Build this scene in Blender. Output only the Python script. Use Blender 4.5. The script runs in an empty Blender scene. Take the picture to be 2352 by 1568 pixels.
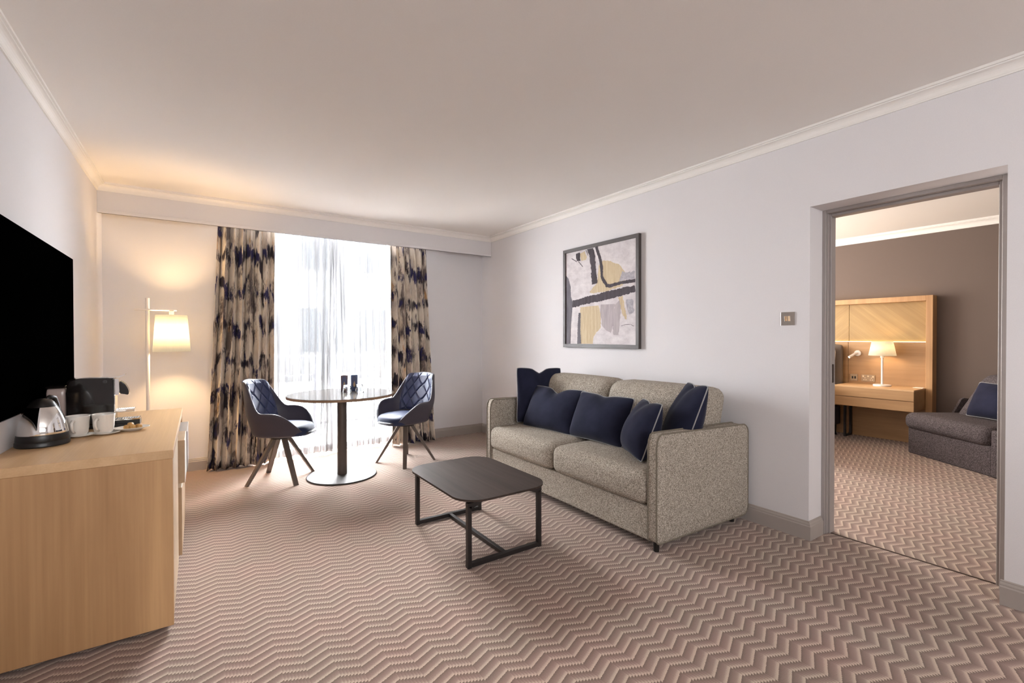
import bpy, bmesh, math, random
from mathutils import Vector, Matrix, noise

# ------------------------------------------------------------------ camera, world, lights, exposure
SC = bpy.context.scene
COL = SC.collection
PI = math.pi
CAM_H = 1.28
YAW, PITCH, ROLL = math.radians(34.148), math.radians(-0.553), math.radians(-0.08)
_fw = Vector((math.sin(YAW)*math.cos(PITCH), math.cos(YAW)*math.cos(PITCH), math.sin(PITCH)))
_r0 = Vector((math.cos(YAW), -math.sin(YAW), 0)); _u0 = _r0.cross(_fw)
_r = _r0*math.cos(ROLL) + _u0*math.sin(ROLL); _u = _u0*math.cos(ROLL) - _r0*math.sin(ROLL)
cd = bpy.data.cameras.new('camera'); cam = bpy.data.objects.new('camera', cd); COL.objects.link(cam)
cd.sensor_width = 36.0; cd.lens = 36.0*1063.63/2352; cd.clip_start = 0.02; cd.clip_end = 200
m = Matrix.Identity(4)
for i, v in enumerate((_r, _u, -_fw)):
    m[0][i], m[1][i], m[2][i] = v
m[2][3] = CAM_H
cam.matrix_world = m
SC.camera = cam

SC.view_settings.view_transform = 'Standard'; SC.view_settings.look = 'None'
SC.view_settings.gamma = 1.0; SC.view_settings.use_curve_mapping = False
SC.view_settings.exposure = 1.72

W = bpy.data.worlds.new('overcast_sky'); SC.world = W; W.use_nodes = True
bg = W.node_tree.nodes['Background']; bg.inputs[0].default_value = (0.93, 0.965, 1.0, 1); bg.inputs[1].default_value = 27.0

def area_light(name, loc, aim, sx, sy, power, color):
    l = bpy.data.lights.new(name, 'AREA'); l.shape = 'RECTANGLE'; l.size = sx; l.size_y = sy
    l.energy = power; l.color = color
    o = bpy.data.objects.new(name, l); COL.objects.link(o); o.location = loc
    o.rotation_euler = (Vector(aim)-Vector(loc)).to_track_quat('-Z', 'Y').to_euler()
    return o
def point_light(name, loc, power, color, radius=0.03):
    l = bpy.data.lights.new(name, 'POINT'); l.energy = power; l.color = color; l.shadow_soft_size = radius
    o = bpy.data.objects.new(name, l); COL.objects.link(o); o.location = loc
    return o
# daylight at the window (portal + hazy sun), added fill light behind the camera, bedroom daylight
sl = bpy.data.lights.new('hazy_sun', 'SUN'); sl.energy = 31.0; sl.angle = math.radians(44); sl.color = (0.97, 0.985, 1.0)
so_ = bpy.data.objects.new('hazy_sun', sl); COL.objects.link(so_); so_.location = (2, 9, 6)
so_.rotation_euler = Vector((-0.26, -1.0, -0.95)).to_track_quat('-Z', 'Y').to_euler()
pt = area_light('sky_portal', (1.26, 5.62, 1.2), (1.26, 0.0, 1.2), 1.4, 2.4, 1, (1, 1, 1)); pt.data.cycles.is_portal = True
area_light('added_fill_light', (0.7, -2.9, 1.9), (0.6, 3.0, 2.6), 2.4, 0.9, 28, (0.97, 0.98, 1.0))  # unseen fill, added behind the camera to brighten the room
area_light('bedroom_daylight', (5.0, 5.2, 1.5), (5.0, 1.0, 0.6), 2.2, 1.8, 80, (1.0, 0.95, 0.89))
WARM = (1.0, 0.66, 0.32)

# ------------------------------------------------------------------ materials
def new_mat(name):
    mt = bpy.data.materials.new(name); mt.use_nodes = True
    nt = mt.node_tree; nt.nodes.clear()
    out = nt.nodes.new('ShaderNodeOutputMaterial')
    return mt, nt, out
def N(nt, typ, **kw):
    n = nt.nodes.new(typ)
    for k, v in kw.items():
        if k == 'ins':
            for a, b in v.items(): n.inputs[a].default_value = b
        else: setattr(n, k, v)
    return n
def L(nt, a, ao, b, bi): nt.links.new(a.outputs[ao], b.inputs[bi])
def rgba(c): return (c[0], c[1], c[2], 1)
def srgb(r, g, b):
    f = lambda x: (x/255/12.92) if x/255 <= 0.04045 else ((x/255+0.055)/1.055)**2.4
    return (f(r), f(g), f(b))
def mapped(nt, scale=(1, 1, 1), rot=(0, 0, 0), coord='Object'):
    tc = N(nt, 'ShaderNodeTexCoord'); mp = N(nt, 'ShaderNodeMapping')
    mp.inputs['Scale'].default_value = scale
    if any(rot):
        m0 = N(nt, 'ShaderNodeMapping'); m0.inputs['Rotation'].default_value = rot; L(nt, tc, coord, m0, 'Vector'); L(nt, m0, 0, mp, 'Vector')
    else: L(nt, tc, coord, mp, 'Vector')
    return mp
def ramp(nt, stops):
    r = N(nt, 'ShaderNodeValToRGB'); e = r.color_ramp.elements
    while len(e) < len(stops): e.new(0.5)
    for k, (p, c) in enumerate(stops): e[k].position = p; e[k].color = rgba(c)
    return r
def plain(name, col, rough=0.5, metal=0.0, var=0.06, nscale=30, bump=0.0, spec=0.5, sheen=0.0, coat=0.0):
    mt, nt, out = new_mat(name)
    b = N(nt, 'ShaderNodeBsdfPrincipled'); L(nt, b, 0, out, 0)
    b.inputs['Roughness'].default_value = rough; b.inputs['Metallic'].default_value = metal
    b.inputs['Specular IOR Level'].default_value = spec
    b.inputs['Coat Weight'].default_value = coat
    if sheen: b.inputs['Sheen Weight'].default_value = sheen; b.inputs['Sheen Roughness'].default_value = 0.35
    mp = mapped(nt); nz = N(nt, 'ShaderNodeTexNoise', ins={'Scale': nscale, 'Detail': 4.0}); L(nt, mp, 0, nz, 'Vector')
    r = ramp(nt, [(0.3, [c*(1-var) for c in col]), (0.7, [min(1, c*(1+var)) for c in col])])
    L(nt, nz, 0, r, 0); L(nt, r, 0, b, 'Base Color')
    if bump:
        bp = N(nt, 'ShaderNodeBump', ins={'Strength': bump, 'Distance': 0.004}); L(nt, nz, 0, bp, 'Height'); L(nt, bp, 0, b, 'Normal')
    return mt
def wood(name, c1, c2, scale=(14, 1.2, 14), rot=(0, 0, 0), rough=0.45, spec=0.5, fig=1.0):
    mt, nt, out = new_mat(name)
    b = N(nt, 'ShaderNodeBsdfPrincipled', ins={'Roughness': rough, 'Specular IOR Level': spec}); L(nt, b, 0, out, 0)
    mp = mapped(nt, scale, rot)
    n0 = N(nt, 'ShaderNodeTexNoise', ins={'Scale': 0.45*fig, 'Detail': 3.0, 'Distortion': 0.6}); L(nt, mp, 0, n0, 'Vector')
    n1 = N(nt, 'ShaderNodeTexNoise', ins={'Scale': 1.3, 'Detail': 6.0, 'Roughness': 0.6, 'Distortion': 0.5}); L(nt, mp, 0, n1, 'Vector')
    mp2 = mapped(nt, tuple(s*6 if s > 3 else s*1.5 for s in scale), rot)
    n2 = N(nt, 'ShaderNodeTexNoise', ins={'Scale': 1.5, 'Detail': 3.0}); L(nt, mp2, 0, n2, 'Vector')
    mid = [(a+bb)/2 for a, bb in zip(c1, c2)]
    r = ramp(nt, [(0.28, c2), (0.5, mid), (0.68, c1)])
    a1 = N(nt, 'ShaderNodeMath', operation='MULTIPLY_ADD', ins={1: 0.5, 2: 0.0}); L(nt, n0, 0, a1, 0)
    a2 = N(nt, 'ShaderNodeMath', operation='MULTIPLY_ADD', ins={1: 0.32}); L(nt, n1, 0, a2, 0); L(nt, a1, 0, a2, 2)
    a3 = N(nt, 'ShaderNodeMath', operation='MULTIPLY_ADD', ins={1: 0.18}); L(nt, n2, 0, a3, 0); L(nt, a2, 0, a3, 2)
    L(nt, a3, 0, r, 0); L(nt, r, 0, b, 'Base Color')
    bp = N(nt, 'ShaderNodeBump', ins={'Strength': 0.12, 'Distance': 0.002}); L(nt, n2, 0, bp, 'Height'); L(nt, bp, 0, b, 'Normal')
    return mt
def tweed(name, dark, mid, light, scale=170):
    mt, nt, out = new_mat(name)
    b = N(nt, 'ShaderNodeBsdfPrincipled', ins={'Roughness': 0.9, 'Specular IOR Level': 0.15}); L(nt, b, 0, out, 0)
    mp = mapped(nt, (1, 1, 1), (0.6, 0.5, 0.78))
    vo = N(nt, 'ShaderNodeTexVoronoi', ins={'Scale': scale}); L(nt, mp, 0, vo, 'Vector')
    nz = N(nt, 'ShaderNodeTexNoise', ins={'Scale': 190.0, 'Detail': 4.0}); L(nt, mp, 0, nz, 'Vector')
    sp = N(nt, 'ShaderNodeSeparateColor'); L(nt, vo, 'Color', sp, 0)
    mx = N(nt, 'ShaderNodeMath', operation='MULTIPLY_ADD', ins={1: 0.5}); L(nt, sp, 0, mx, 0)
    h = N(nt, 'ShaderNodeMath', operation='MULTIPLY', ins={1: 0.5}); L(nt, nz, 0, h, 0); L(nt, h, 0, mx, 2)
    r = ramp(nt, [(0.25, dark), (0.5, mid), (0.78, light)]); L(nt, mx, 0, r, 0); L(nt, r, 0, b, 'Base Color')
    bp = N(nt, 'ShaderNodeBump', ins={'Strength': 0.5, 'Distance': 0.002}); L(nt, vo, 'Distance', bp, 'Height'); L(nt, bp, 0, b, 'Normal')
    return mt
def carpet(name, phx, phy):
    mt, nt, out = new_mat(name)
    b = N(nt, 'ShaderNodeBsdfPrincipled', ins={'Roughness': 0.95, 'Specular IOR Level': 0.08}); L(nt, b, 0, out, 0)
    b.inputs['Sheen Weight'].default_value = 0.25
    tc = N(nt, 'ShaderNodeTexCoord'); sx = N(nt, 'ShaderNodeSeparateXYZ'); L(nt, tc, 'Object', sx, 0)
    M = lambda op, **ins: N(nt, 'ShaderNodeMath', operation=op, ins={int(k[1:]): v for k, v in ins.items()})
    # woven tufts: step x in tuft-wide cells so the zigzag runs in little teeth
    sn = M('SNAP', i1=0.01125); L(nt, sx, 0, sn, 0)
    u = M('MULTIPLY_ADD', i1=1/0.18, i2=-phx/0.18); L(nt, sn, 0, u, 0)
    fr = M('FRACT'); L(nt, u, 0, fr, 0)
    a = M('SUBTRACT', i1=0.5); L(nt, fr, 0, a, 0)
    ab = M('ABSOLUTE'); L(nt, a, 0, ab, 0)                      # 0.5 at the peaks, 0 at the valleys
    zz = M('MULTIPLY_ADD', i1=2*0.0395, i2=phy-0.0395); L(nt, ab, 0, zz, 0)
    nzt = N(nt, 'ShaderNodeTexNoise', ins={'Scale': 160.0, 'Detail': 2.0}); L(nt, tc, 'Object', nzt, 'Vector')
    jit = M('MULTIPLY_ADD', i1=0.006, i2=-0.003); L(nt, nzt, 0, jit, 0)
    yj = M('ADD'); L(nt, sx, 1, yj, 0); L(nt, jit, 0, yj, 1)
    tx = M('MULTIPLY', i1=1/0.01125); L(nt, sx, 0, tx, 0)
    tf = M('FRACT'); L(nt, tx, 0, tf, 0)
    tw = M('MULTIPLY_ADD', i1=0.0065, i2=-0.00325); L(nt, tf, 0, tw, 0)
    zt = M('ADD'); L(nt, zz, 0, zt, 0); L(nt, tw, 0, zt, 1)
    d = M('SUBTRACT'); L(nt, zt, 0, d, 0); L(nt, yj, 0, d, 1)
    v = M('DIVIDE', i1=0.0474); L(nt, d, 0, v, 0)
    vf = M('FRACT'); L(nt, v, 0, vf, 0)
    r = ramp(nt, [(0.0, srgb(108, 86, 75)), (0.10, srgb(122, 99, 88)), (0.42, srgb(141, 117, 106)), (0.64, srgb(156, 132, 119)), (0.80, srgb(184, 162, 145)), (0.97, srgb(199, 178, 159)), (1.0, srgb(120, 98, 86))])
    L(nt, vf, 0, r, 0)
    big = N(nt, 'ShaderNodeTexNoise', ins={'Scale': 4.0, 'Detail': 2.0}); L(nt, tc, 'Object', big, 'Vector')
    hue = ramp(nt, [(0.35, (0.97, 0.99, 0.97)), (0.65, (1.04, 0.98, 0.98))]); L(nt, big, 0, hue, 0)
    m1 = N(nt, 'ShaderNodeMix', data_type='RGBA', blend_type='MULTIPLY'); m1.inputs[0].default_value = 1.0
    L(nt, r, 0, m1, 6); L(nt, hue, 0, m1, 7)
    pile = N(nt, 'ShaderNodeTexNoise', ins={'Scale': 420.0, 'Detail': 3.0}); L(nt, tc, 'Object', pile, 'Vector')
    pr = ramp(nt, [(0.3, (0.86, 0.86, 0.86)), (0.7, (1.12, 1.12, 1.12))]); L(nt, pile, 0, pr, 0)
    m2 = N(nt, 'ShaderNodeMix', data_type='RGBA', blend_type='MULTIPLY'); m2.inputs[0].default_value = 1.0
    L(nt, m1, 2, m2, 6); L(nt, pr, 0, m2, 7); L(nt, m2, 2, b, 'Base Color')
    bp = N(nt, 'ShaderNodeBump', ins={'Strength': 0.5, 'Distance': 0.004}); L(nt, pile, 0, bp, 'Height'); L(nt, bp, 0, b, 'Normal')
    return mt
def glassy(name, tint=(1, 1, 1), clear=0.9, rough=0.0):
    mt, nt, out = new_mat(name)
    t = N(nt, 'ShaderNodeBsdfTransparent'); t.inputs[0].default_value = rgba(tint)
    g = N(nt, 'ShaderNodeBsdfGlossy', ins={'Roughness': rough}); mx = N(nt, 'ShaderNodeMixShader')
    fz = N(nt, 'ShaderNodeLayerWeight', ins={'Blend': 1-clear}); L(nt, fz, 'Fresnel', mx, 0)
    nz = N(nt, 'ShaderNodeTexNoise', ins={'Scale': 6.0}); tc = N(nt, 'ShaderNodeTexCoord'); L(nt, tc, 'Object', nz, 'Vector')
    bp = N(nt, 'ShaderNodeBump', ins={'Strength': 0.02}); L(nt, nz, 0, bp, 'Height'); L(nt, bp, 0, g, 'Normal')
    L(nt, t, 0, mx, 1); L(nt, g, 0, mx, 2); L(nt, mx, 0, out, 0)
    return mt
def sheer_mat(name):
    """open voile: how much cloth a ray meets grows as 1/cos of the angle to the weave"""
    mt, nt, out = new_mat(name)
    tr = N(nt, 'ShaderNodeBsdfTransparent'); tl = N(nt, 'ShaderNodeBsdfTranslucent'); df = N(nt, 'ShaderNodeBsdfDiffuse')
    tl.inputs[0].default_value = (0.012, 0.0122, 0.0126, 1); df.inputs[0].default_value = (0.80, 0.80, 0.82, 1)
    m1 = N(nt, 'ShaderNodeMixShader', ins={0: 0.4}); L(nt, tl, 0, m1, 1); L(nt, df, 0, m1, 2)
    mp = mapped(nt, (1, 1, 0.03)); nz = N(nt, 'ShaderNodeTexNoise', ins={'Scale': 26.0, 'Detail': 4.0}); L(nt, mp, 0, nz, 'Vector')
    lw = N(nt, 'ShaderNodeLayerWeight', ins={'Blend': 0.5})
    co = N(nt, 'ShaderNodeMath', operation='SUBTRACT', ins={0: 1.0}); L(nt, lw, 'Facing', co, 1)
    cm = N(nt, 'ShaderNodeMath', operation='MAXIMUM', ins={1: 0.12}); L(nt, co, 0, cm, 0)
    iv = N(nt, 'ShaderNodeMath', operation='DIVIDE', ins={0: 1.0}); L(nt, cm, 0, iv, 1)
    ba = N(nt, 'ShaderNodeMath', operation='MULTIPLY_ADD', ins={1: -2.0, 2: 1.42}); L(nt, nz, 0, ba, 0)      # open fraction head-on
    bc = N(nt, 'ShaderNodeClamp', ins={1: 0.01, 2: 0.72}); L(nt, ba, 0, bc, 0)
    op = N(nt, 'ShaderNodeMath', operation='POWER'); L(nt, bc, 0, op, 0); L(nt, iv, 0, op, 1)
    m2 = N(nt, 'ShaderNodeMixShader'); L(nt, op, 0, m2, 0); L(nt, m1, 0, m2, 1); L(nt, tr, 0, m2, 2); L(nt, m2, 0, out, 0)
    return mt
def shade_mat(name, col, emit, strength):
    mt, nt, out = new_mat(name)
    tl = N(nt, 'ShaderNodeBsdfTranslucent'); df = N(nt, 'ShaderNodeBsdfDiffuse'); em = N(nt, 'ShaderNodeEmission')
    mp = mapped(nt, (1, 1, 0.15)); nz = N(nt, 'ShaderNodeTexNoise', ins={'Scale': 140.0, 'Detail': 2.0}); L(nt, mp, 0, nz, 'Vector')
    r = ramp(nt, [(0.3, [c*0.94 for c in col]), (0.7, col)]); L(nt, nz, 0, r, 0); L(nt, r, 0, tl, 0); L(nt, r, 0, df, 0)
    em.inputs[0].default_value = rgba(emit); em.inputs[1].default_value = strength
    mx = N(nt, 'ShaderNodeMixShader', ins={0: 0.45}); L(nt, tl, 0, mx, 1); L(nt, df, 0, mx, 2)
    ad = N(nt, 'ShaderNodeAddShader'); L(nt, mx, 0, ad, 0); L(nt, em, 0, ad, 1); L(nt, ad, 0, out, 0)
    return mt
def emitter(name, col, strength):
    mt, nt, out = new_mat(name); em = N(nt, 'ShaderNodeEmission'); em.inputs[0].default_value = rgba(col); em.inputs[1].default_value = strength
    L(nt, em, 0, out, 0); return mt
def curtain_mat(name):
    """cream cloth printed with vertical brush strokes in navy, charcoal and ochre; UV in metres along the cloth"""
    mt, nt, out = new_mat(name)
    b = N(nt, 'ShaderNodeBsdfPrincipled', ins={'Roughness': 0.75, 'Specular IOR Level': 0.25}); L(nt, b, 0, out, 0)
    uv = N(nt, 'ShaderNodeUVMap')
    def layer(scale, sc=1.0, detail=5.0, rough=0.65, dist=0.3, off=0.0):
        mp = N(nt, 'ShaderNodeMapping'); mp.inputs['Scale'].default_value = scale; mp.inputs['Location'].default_value = (off, off*1.7, off)
        L(nt, uv, 0, mp, 0)
        n = N(nt, 'ShaderNodeTexNoise', ins={'Scale': sc, 'Detail': detail, 'Roughness': rough, 'Distortion': dist}); L(nt, mp, 0, n, 'Vector'); return n
    base = ramp(nt, [(0.28, srgb(162, 150, 140)), (0.40, srgb(206, 192, 178)), (0.52, srgb(236, 226, 212)), (0.62, srgb(222, 208, 190)), (0.75, srgb(186, 150, 110))])
    n0 = layer((11, 2.0, 1)); L(nt, n0, 0, base, 0)
    prev = base
    def over(col, fac_node, fac_out=0):
        nonlocal prev
        mx = N(nt, 'ShaderNodeMix', data_type='RGBA'); L(nt, fac_node, fac_out, mx, 0)
        L(nt, prev, 0 if prev is base else 2, mx, 6); mx.inputs[7].default_value = rgba(col); prev = mx
    def mask(noise_n, lo, hi):
        mr = N(nt, 'ShaderNodeMapRange', ins={1: lo, 2: hi}); mr.clamp = True; L(nt, noise_n, 0, mr, 0); return mr
    over(srgb(196, 150, 98), mask(layer((20, 1.8, 1), off=3.1), 0.60, 0.66))
    over(srgb(128, 116, 110), mask(layer((15, 2.2, 1), off=7.7), 0.535, 0.60))
    # loose rows of dark dabs whose height wanders from stroke to stroke
    sxy = N(nt, 'ShaderNodeSeparateXYZ'); L(nt, uv, 0, sxy, 0)
    wob = layer((7, 0.9, 1), off=11.0, detail=3.0)
    ph = N(nt, 'ShaderNodeMath', operation='MULTIPLY_ADD', ins={1: 15.0}); L(nt, wob, 0, ph, 0)
    vs = N(nt, 'ShaderNodeMath', operation='MULTIPLY', ins={1: 2*PI/0.34}); L(nt, sxy, 1, vs, 0); L(nt, vs, 0, ph, 2)
    sn = N(nt, 'ShaderNodeMath', operation='SINE'); L(nt, ph, 0, sn, 0)
    dk = layer((19, 2.3, 1), off=17.0, detail=8.0, rough=0.72, dist=0.4)
    s1 = N(nt, 'ShaderNodeMath', operation='MULTIPLY_ADD', ins={1: 0.085}); L(nt, sn, 0, s1, 0); L(nt, dk, 0, s1, 2)
    over(srgb(66, 60, 66), mask(s1, 0.548, 0.605))
    nv = layer((15, 2.6, 1), off=23.0, detail=7.0, rough=0.7)
    s2 = N(nt, 'ShaderNodeMath', operation='MULTIPLY_ADD', ins={1: 0.085}); L(nt, sn, 0, s2, 0); L(nt, nv, 0, s2, 2)
    over(srgb(60, 58, 98), mask(s2, 0.595, 0.64))
    bl = layer((26, 2.0, 1), off=31.0, detail=8.0, rough=0.75, dist=0.8)
    over(srgb(58, 48, 44), mask(bl, 0.60, 0.63))
    L(nt, prev, 2, b, 'Base Color')
    tl = N(nt, 'ShaderNodeBsdfTranslucent'); L(nt, prev, 2, tl, 0)
    mx = N(nt, 'ShaderNodeMixShader', ins={0: 0.06}); L(nt, b, 0, mx, 1); L(nt, tl, 0, mx, 2); L(nt, mx, 0, out, 0)
    return mt

WALL = plain('painted_wallpaper', srgb(224, 221, 222), 0.85, var=0.015, nscale=220, bump=0.08, spec=0.15)
CEIL = plain('ceiling_paint', srgb(240, 235, 230), 0.9, var=0.01, nscale=150, bump=0.05, spec=0.1)
CORN = plain('white_cornice_paint', srgb(240, 236, 231), 0.6, var=0.01, spec=0.3)
TAUPE = plain('taupe_wall_paint', srgb(112, 99, 92), 0.8, var=0.02, nscale=200, bump=0.06, spec=0.2)
SKIRT = plain('grey_gloss_paint', srgb(168, 159, 152), 0.45, var=0.01)
FRAMEP = plain('door_frame_grey_paint', srgb(160, 152, 148), 0.45, var=0.01)
CARPET = carpet('zigzag_carpet', 2.588, 1.092)
CARPET2 = carpet('zigzag_carpet_bedroom', 4.407, 1.221)
OAKV = wood('oak_vertical', srgb(208, 166, 118), srgb(150, 108, 70), (8, 8, 0.6), rough=0.45, fig=0.8)
OAKY = wood('oak_lengthwise', srgb(222, 186, 142), srgb(192, 152, 108), (15, 0.8, 15), rough=0.42)
OAKH = wood('oak_horizontal', srgb(192, 154, 110), srgb(150, 112, 74), (9, 0.7, 11), rough=0.45)
OAKD = wood('oak_diagonal', srgb(176, 146, 96), srgb(136, 106, 64), (12, 12, 0.8), (0.85, 0, 0), rough=0.45)
OAKD2 = wood('oak_diagonal_mirrored', srgb(176, 146, 96), srgb(136, 106, 64), (12, 12, 0.8), (-0.85, 0, 0), rough=0.45)
DARKWOOD = wood('dark_stained_oak', srgb(78, 66, 60), srgb(50, 42, 38), (26, 1.5, 26), rough=0.5, spec=0.12)
BLACKM = plain('black_metal', srgb(34, 29, 28), 0.42, var=0.05)
BRONZE = plain('bronze_brown_metal', srgb(88, 78, 72), 0.4, metal=0.35, var=0.05)
STEELB = plain('brushed_dark_steel', srgb(56, 52, 50), 0.45, metal=0.1, spec=0.15, var=0.05)
LEGW = plain('brown_painted_leg', srgb(96, 84, 76), 0.4, var=0.05)
NAVYL = plain('navy_leather', srgb(60, 68, 100), 0.36, var=0.05, nscale=180, bump=0.06)
NAVYS = plain('navy_leather_seat', srgb(50, 58, 84), 0.5, var=0.05, nscale=180, bump=0.06, spec=0.14)
NAVYD = plain('navy_leather_shaded', srgb(64, 60, 70), 0.45, var=0.05, nscale=180, bump=0.06)  # same leather greyed: backlit shade of the shell put into its colour
VELVET = plain('navy_velvet', srgb(36, 38, 55), 0.85, var=0.25, nscale=7, spec=0.08, sheen=0.14)
PIPE = plain('pale_grey_piping', srgb(150, 150, 150), 0.7)
TWEED = tweed('grey_tweed', srgb(102, 94, 84), srgb(162, 152, 139), srgb(212, 203, 190), 330)
TWEEDD = tweed('charcoal_tweed', srgb(48, 43, 45), srgb(80, 73, 75), srgb(116, 109, 111), 300)
TWEEDP = plain('tweed_welt', srgb(118, 109, 96), 0.9, var=0.2, nscale=160)
CURT = curtain_mat('printed_curtain_cloth')
SHEER = sheer_mat('sheer_voile')
CHROME = plain('chrome', (0.86, 0.85, 0.84), 0.06, metal=1.0, var=0.01)
SATIN = plain('satin_nickel', (0.50, 0.46, 0.42), 0.3, metal=1.0, var=0.06)
BLKP = plain('black_plastic', srgb(24, 21, 20), 0.35, var=0.05)
BLKG = plain('gloss_black_plastic', srgb(24, 19, 18), 0.12, var=0.03, coat=0.3)
TVBLACK = plain('screen_black', (0.0004, 0.0004, 0.0004), 0.6, var=0.0, spec=0.0)
CHINA = plain('white_china', srgb(232, 226, 218), 0.18, var=0.01, coat=0.3)
WHITEP = plain('white_enamel', srgb(236, 230, 224), 0.4, var=0.01)
FUDGE = plain('golden_wrapper', srgb(196, 148, 84), 0.45, var=0.25, nscale=70, bump=0.3)
LINEN = plain('white_bed_linen', srgb(238, 230, 220), 0.85, var=0.02)
BEDGREY = plain('taupe_upholstery', srgb(112, 100, 90), 0.8, var=0.06, nscale=60, bump=0.1)
BEDBASE = plain('dark_bed_base_cloth', srgb(52, 44, 48), 0.9)
WATER = plain('frosted_water_tank', srgb(196, 176, 168), 0.2, var=0.03, spec=0.6)
GLASS = glassy('window_glass', (1, 1, 1), 0.93)
TUMBLER = None
UPVC = plain('white_window_frame', srgb(232, 232, 234), 0.4, var=0.01)
FACADE = plain('dark_render', srgb(40, 40, 40), 0.9, var=0.04, nscale=3)
DARKGL = plain('far_window_glass', srgb(18, 20, 22), 0.3, spec=0.15)
RAILM = plain('grey_rail_metal', srgb(60, 62, 66), 0.5)
PAVE = plain('grey_paving', srgb(104, 102, 100), 0.9)
SHADE = shade_mat('floor_lamp_shade', (0.50, 0.48, 0.42), (1.0, 0.86, 0.60), 0.10)
SHADE2 = shade_mat('table_lamp_shade', (0.70, 0.66, 0.58), (1.0, 0.84, 0.56), 0.08)
LED = emitter('warm_led_strip', (1.0, 0.82, 0.36), 2.0)
LEDTOP = emitter('added_warm_uplight', (1.0, 0.68, 0.30), 0.9)
SEAM = plain('threshold_strip', srgb(82, 66, 58), 0.6)
BEIGEL = plain('beige_laminate', srgb(186, 158, 126), 0.5)
EDGE = plain('pale_oak_edge', srgb(214, 190, 160), 0.32, var=0.03, spec=0.6)
SOCK = plain('brushed_socket_plate', srgb(168, 146, 120), 0.35, metal=0.6)
SOCKD = plain('socket_insert_white', srgb(228, 210, 180), 0.4)
TABLETOP = plain('polished_grey_tabletop', srgb(80, 76, 72), 0.14, var=0.03, spec=0.17)
PLYEDGE = plain('walnut_table_edge', srgb(138, 110, 86), 0.45)
def tumbler_glass():
    mt, nt, out = new_mat('drinking_glass')
    g = N(nt, 'ShaderNodeBsdfGlass', ins={'IOR': 1.45, 'Roughness': 0.0}); g.inputs[0].default_value = (0.97, 0.98, 0.98, 1)
    tc = N(nt, 'ShaderNodeTexCoord'); nz = N(nt, 'ShaderNodeTexNoise', ins={'Scale': 4.0}); L(nt, tc, 'Object', nz, 'Vector')
    bp = N(nt, 'ShaderNodeBump', ins={'Strength': 0.02}); L(nt, nz, 0, bp, 'Height'); L(nt, bp, 0, g, 'Normal')
    L(nt, g, 0, out, 0); return mt
TUMBLER = tumbler_glass()

# ------------------------------------------------------------------ mesh helpers
def link(name, me, mats, parent=None, smooth=False, auto=None):
    o = bpy.data.objects.new(name, me); COL.objects.link(o)
    for mt in (mats if isinstance(mats, (list, tuple)) else [mats]): me.materials.append(mt)
    if parent is not None: o.parent = parent
    if smooth:
        for p in me.polygons: p.use_smooth = True
    if auto is not None:
        me.update()
        bm = bmesh.new(); bm.from_mesh(me)
        for e in bm.edges:
            if len(e.link_faces) == 2 and e.calc_face_angle(0) > auto: e.smooth = False
        bm.to_mesh(me); bm.free()
        for p in me.polygons: p.use_smooth = True
    return o
def obj(name, bm, mats, parent=None, smooth=False, auto=None):
    bmesh.ops.recalc_face_normals(bm, faces=bm.faces)
    me = bpy.data.meshes.new(name); bm.to_mesh(me); bm.free()
    return link(name, me, mats, parent, smooth, auto)
def tag(o, label=None, cat=None, group=None, kind=None):
    if label: o['label'] = label
    if cat: o['category'] = cat
    if group: o['group'] = group
    if kind: o['kind'] = kind
    return o
def struct(o, label=None):
    o['kind'] = 'structure'
    if label: o['label'] = label
    return o
def thing(name, label, cat, loc=(0, 0, 0), rz=0, group=None, rot=None):
    o = bpy.data.objects.new(name, None); COL.objects.link(o); o.location = loc
    o.rotation_euler = rot if rot else (0, 0, rz); o.empty_display_size = 0.05
    return tag(o, label, cat, group)
def copy_tree(o, parent=None):
    c = o.copy(); COL.objects.link(c); c.parent = parent
    for ch in [x for x in o.children]: copy_tree(ch, c)
    return c
def box(bm, x0, x1, y0, y1, z0, z1, bev=0.0, seg=2, mi=0, M=None):
    vs = [bm.verts.new((x, y, z)) for x in (x0, x1) for y in (y0, y1) for z in (z0, z1)]
    fs = [(0, 1, 3, 2), (4, 6, 7, 5), (0, 4, 5, 1), (2, 3, 7, 6), (0, 2, 6, 4), (1, 5, 7, 3)]
    faces = [bm.faces.new([vs[i] for i in f]) for f in fs]
    for f in faces: f.material_index = mi
    new = set(vs)
    if bev:
        es = {e for f in faces for e in f.edges}
        r = bmesh.ops.bevel(bm, geom=list(es), offset=bev, segments=seg, affect='EDGES', profile=0.5)
        new = {v for v in new if v.is_valid} | set(r['verts'])
        for f in r['faces']: f.material_index = mi
    if M is not None:
        for v in new: v.co = M @ v.co
    return bm
def B(): return bmesh.new()
def boxo(name, x0, x1, y0, y1, z0, z1, mt, parent=None, bev=0.0, seg=2):
    return obj(name, box(B(), x0, x1, y0, y1, z0, z1, bev, seg), mt, parent)
def bar(bm, a, b, wx, wy, up=(0, 0, 1), taper=1.0):
    """square bar from a to b"""
    a, b = Vector(a), Vector(b); d = (b-a).normalized()
    s = d.cross(Vector(up)); s = s.normalized() if s.length > 1e-5 else Vector((1, 0, 0)); t = s.cross(d).normalized()
    q = []
    for p, k in ((a, 1.0), (b, taper)):
        q += [bm.verts.new(p + s*wx/2*k*i + t*wy/2*k*j) for i, j in ((-1, -1), (1, -1), (1, 1), (-1, 1))]
    for f in ((0, 1, 2, 3), (7, 6, 5, 4), (0, 4, 5, 1), (1, 5, 6, 2), (2, 6, 7, 3), (3, 7, 4, 0)): bm.faces.new([q[i] for i in f])
    return bm
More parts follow.
